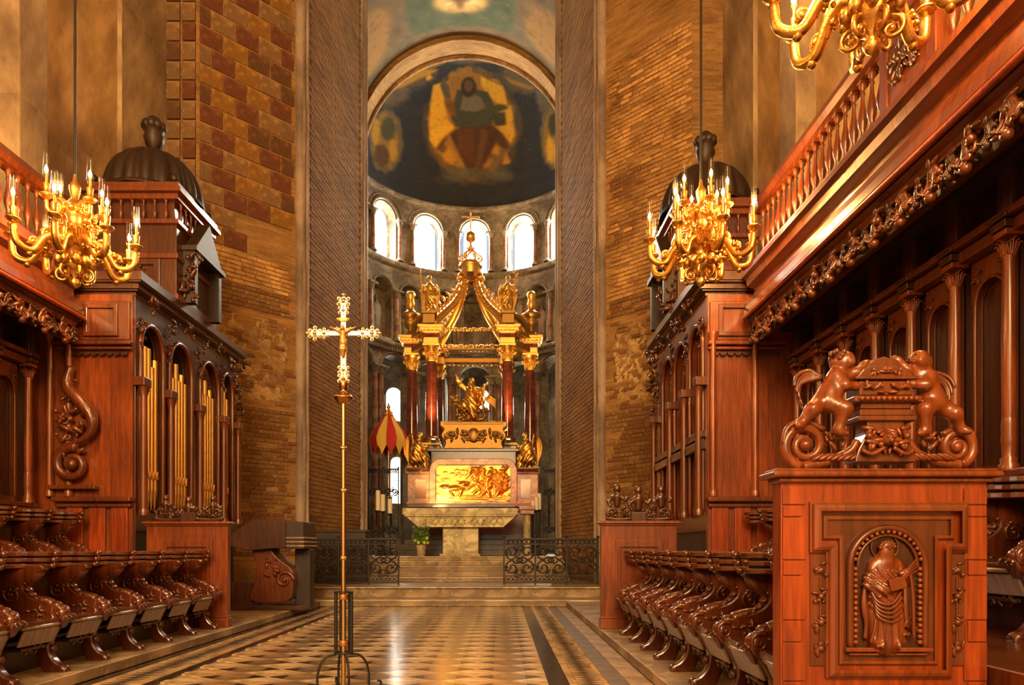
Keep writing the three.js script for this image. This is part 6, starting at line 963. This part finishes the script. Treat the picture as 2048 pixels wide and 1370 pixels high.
// ---------------------------------------------------------------- red and yellow ceremonial parasol
{
  const d = 22.9, o = thing('ceremonial_parasol', 'half-open red and yellow silk ceremonial parasol left of the altar', 'parasol', X(777, d), DL, -d), h = py => Y(py, d) - DL, R = 40 / F * d;
  const prof = [[0.03, h(816)], [0.12, h(824)], [0.16, h(832)], [0.34, h(848)], [R * 0.82, h(864)], [R, h(880)]];
  for (let i = 0; i < 12; i++) {
    const n = 6, P = [], I = [], a0 = i / 12 * 2 * PI - 0.05, da = 2 * PI / 12;
    const rows = prof.map(p => [p[0], p[1], 0]); const tip = [];
    rows.push([R * 0.93, h(895), 1], [R * 0.88, h(912), 2]);
    rows.forEach(([r, y, f]) => { for (let j = 0; j <= n; j++) { const t = j / n, sag = 1 - 0.09 * Math.sin(t * PI) * (f ? 0.4 : 1), a = a0 + t * da; const yy = f === 2 ? y + (Math.abs(t - 0.5) * 2) * (h(896) - h(914)) : y; P.push(Math.cos(a) * r * sag, yy, Math.sin(a) * r * sag); } });
    for (let q = 0; q + 1 < rows.length; q++) for (let j = 0; j < n; j++) { const a = q * (n + 1) + j, b = a + n + 1; I.push(a, b, a + 1, b, b + 1, a + 1); }
    const g = new THREE.BufferGeometry(); g.setAttribute('position', new THREE.Float32BufferAttribute(P, 3)); g.setIndex(I); g.computeVertexNormals(); part(o, i % 2 ? 'yellow_gore' : 'red_gore', [g], i % 2 ? mt.clothYellow : mt.clothRed);
  }
  part(o, 'pole', [cyl(0.022, 0.022, h(820), 0, 0, 0, 8), ball(0.07, 0, h(814), 0, 10), ball(0.04, 0, h(808), 0, 8)], mt.staff); part(o, 'frill', [T(new THREE.TorusGeometry(0.15, 0.03, 6, 20), 0, h(832), 0, PI / 2)], mt.giltDark); part(o, 'foot', [cyl(0.22, 0.18, 0.08, 0, 0, 0, 14)], mt.iron);
}
// ---------------------------------------------------------------- candles, vase, small pedestal, sanctuary lamp
{
  const d = 20.6;
  [[756, 981, 1021], [768, 990, 1023], [780, 998, 1027]].forEach(([px, a, b], i) => candle(px, a, b, ['tallest white candle of the three left of the altar', 'middle white candle of the three left of the altar', 'shortest white candle of the three left of the altar'][i]));
  [[1066, 1001, 1024], [1072, 995, 1021], [1078, 987, 1019]].forEach(([px, a, b], i) => candle(px, a, b, ['shortest white candle of the three right of the altar', 'middle white candle of the three right of the altar', 'tallest white candle of the three right of the altar'][i]));
  function candle(px, a, b, label) {
    const yb = Y(b, d), o = thing('altar_candle', label, 'candle', X(px, d), DL, -d + (px === 768 || px === 1072 ? 0.2 : 0));
    part(o, 'candle', [cyl(0.07, 0.068, Y(a, d) - yb, 0, yb - DL, 0, 12)], mt.wax); part(o, 'stand', [cyl(0.03, 0.03, yb - DL, 0, 0, 0, 8), cyl(0.08, 0.06, 0.06, 0, 0, 0, 12), cyl(0.05, 0.075, 0.05, 0, yb - DL - 0.05, 0, 12)], mt.iron); part(o, 'wick', [cyl(0.006, 0.006, 0.04, 0, Y(a, d) - DL, 0, 5)], mt.black);
  }
  const dv = 18.98, v = thing('flower_vase', 'pale vase with green leafy bouquet at the left foot of the altar', 'vase', X(842, dv), DL, -dv), top = Y(1090, dv) - DL;
  part(v, 'vase', [lathe([[0.10, 0], [0.12, 0.03], [0.12, top * 0.5], [0.15, top], [0.13, top + 0.005]], 14)], mt.stoneLight);
  const R = rng(77), lf = []; for (let i = 0; i < 110; i++) { const a = R() * 6.28, r = Math.sqrt(R()) * 0.30, y = top + R() * 0.5; lf.push(T(new THREE.SphereGeometry(1, 6, 4), Math.cos(a) * r * (0.5 + y - top), y, Math.sin(a) * r * (0.5 + y - top), R() * 2, R() * 6, R() * 2, 0.075, 0.012, 0.03)); } for (let i = 0; i < 12; i++) { const a = i * 0.52; lf.push(tube([[0, top - 0.1, 0], [Math.cos(a) * 0.1, top + 0.2, Math.sin(a) * 0.1], [Math.cos(a) * 0.26, top + 0.5, Math.sin(a) * 0.26]], 0.007, 8, 4)); } part(v, 'leaves', lf, mt.leafGreen);
  part(v, 'blossoms', [...Array(9)].map((_, i) => ball(0.05, Math.cos(i * 2.4) * 0.18, top + 0.06 + (i % 3) * 0.06, Math.sin(i * 2.4) * 0.18, 7)), M(0.50, 0.62, 0.12, 0.6));
  const dp = 19.9, p = thing('stone_stand', 'small stone pedestal with slab top right of the altar table', 'pedestal', X(1054, dp), DL, -dp), hh = Y(1012, dp) - DL;
  part(p, 'shaft', [cyl(0.12, 0.10, hh - 0.25, 0, 0.05, 0, 14)], mt.stoneLight); part(p, 'slab', [box(0.46, 0.12, 0.44, 0, hh - 0.06, 0, 0.02), box(0.4, 0.12, 0.36, 0, hh - 0.18, 0, 0.02)], mt.pink); part(p, 'foot', [box(0.4, 0.08, 0.4, 0, 0.04, 0, 0.01)], mt.stone);
  const sl = thing('sanctuary_lamp', 'tiny red glowing sanctuary lamp beside the gilded altar front', 'lamp', X(1033, 21.4), Y(1010, 21.4), -21.4);
  part(sl, 'glass', [cyl(0.03, 0.035, 0.1, 0, 0.03, 0, 10)], mt.redLamp); part(sl, 'foot', [cyl(0.04, 0.03, 0.03, 0, 0, 0, 10)], mt.brass);
  const rl = new THREE.PointLight(0xff2010, 0.6, 0, 2); rl.position.set(X(1033, 21.4), Y(1010, 21.4) + 0.10, -21.32); rl.castShadow = true; scene.add(rl);
}
// ---------------------------------------------------------------- small floodlights on the altar
function flood(label, x, y, z, tx, ty, tz, power, angle) {
  const o = thing('floodlight', label, 'lamp', x, y, z); const dir = V(tx - x, ty - y, tz - z).normalize();
  part(o, 'housing', [box(0.16, 0.10, 0.08, 0, 0.06, 0, 0.01)], mt.black);
  const e = part(o, 'lens', [box(0.12, 0.07, 0.008, 0, 0, 0)], mt.lens); e.position.set(dir.x * 0.06, 0.06 + dir.y * 0.06, dir.z * 0.06); e.lookAt(e.position.clone().add(dir)); 
  o.updateMatrixWorld(true);
  const l = new THREE.SpotLight(0xffc878, power, 0, angle, 0.6, 2); l.position.set(x + dir.x * 0.09, y + 0.06 + dir.y * 0.09, z + dir.z * 0.09); l.target.position.set(tx, ty, tz); l.castShadow = true; scene.add(l); l.target.name = 'spot_target'; l.target.updateMatrixWorld();
}
mt.lens = new THREE.MeshStandardMaterial({ color: 0x111111, emissive: 0xffd890, emissiveIntensity: 3 });
flood('small black floodlight on the marble table lighting the gilded relief', X(868, 20.7), Y(1019, 20.12), -20.72, X(905, HA), Y(965, HA), -HA, 15, 0.95);
flood('small black floodlight at the left baldachin column', X(868, 23.5), Y(888, 23.5), -23.3, X(868, 24.4), Y(650, 24.4), -24.3, 55, 0.55);
flood('small black floodlight at the right baldachin column', X(1017, 23.5), Y(888, 23.5), -23.3, X(1017, 24.4), Y(650, 24.4), -24.3, 55, 0.55);
renderer.render(scene, camera);
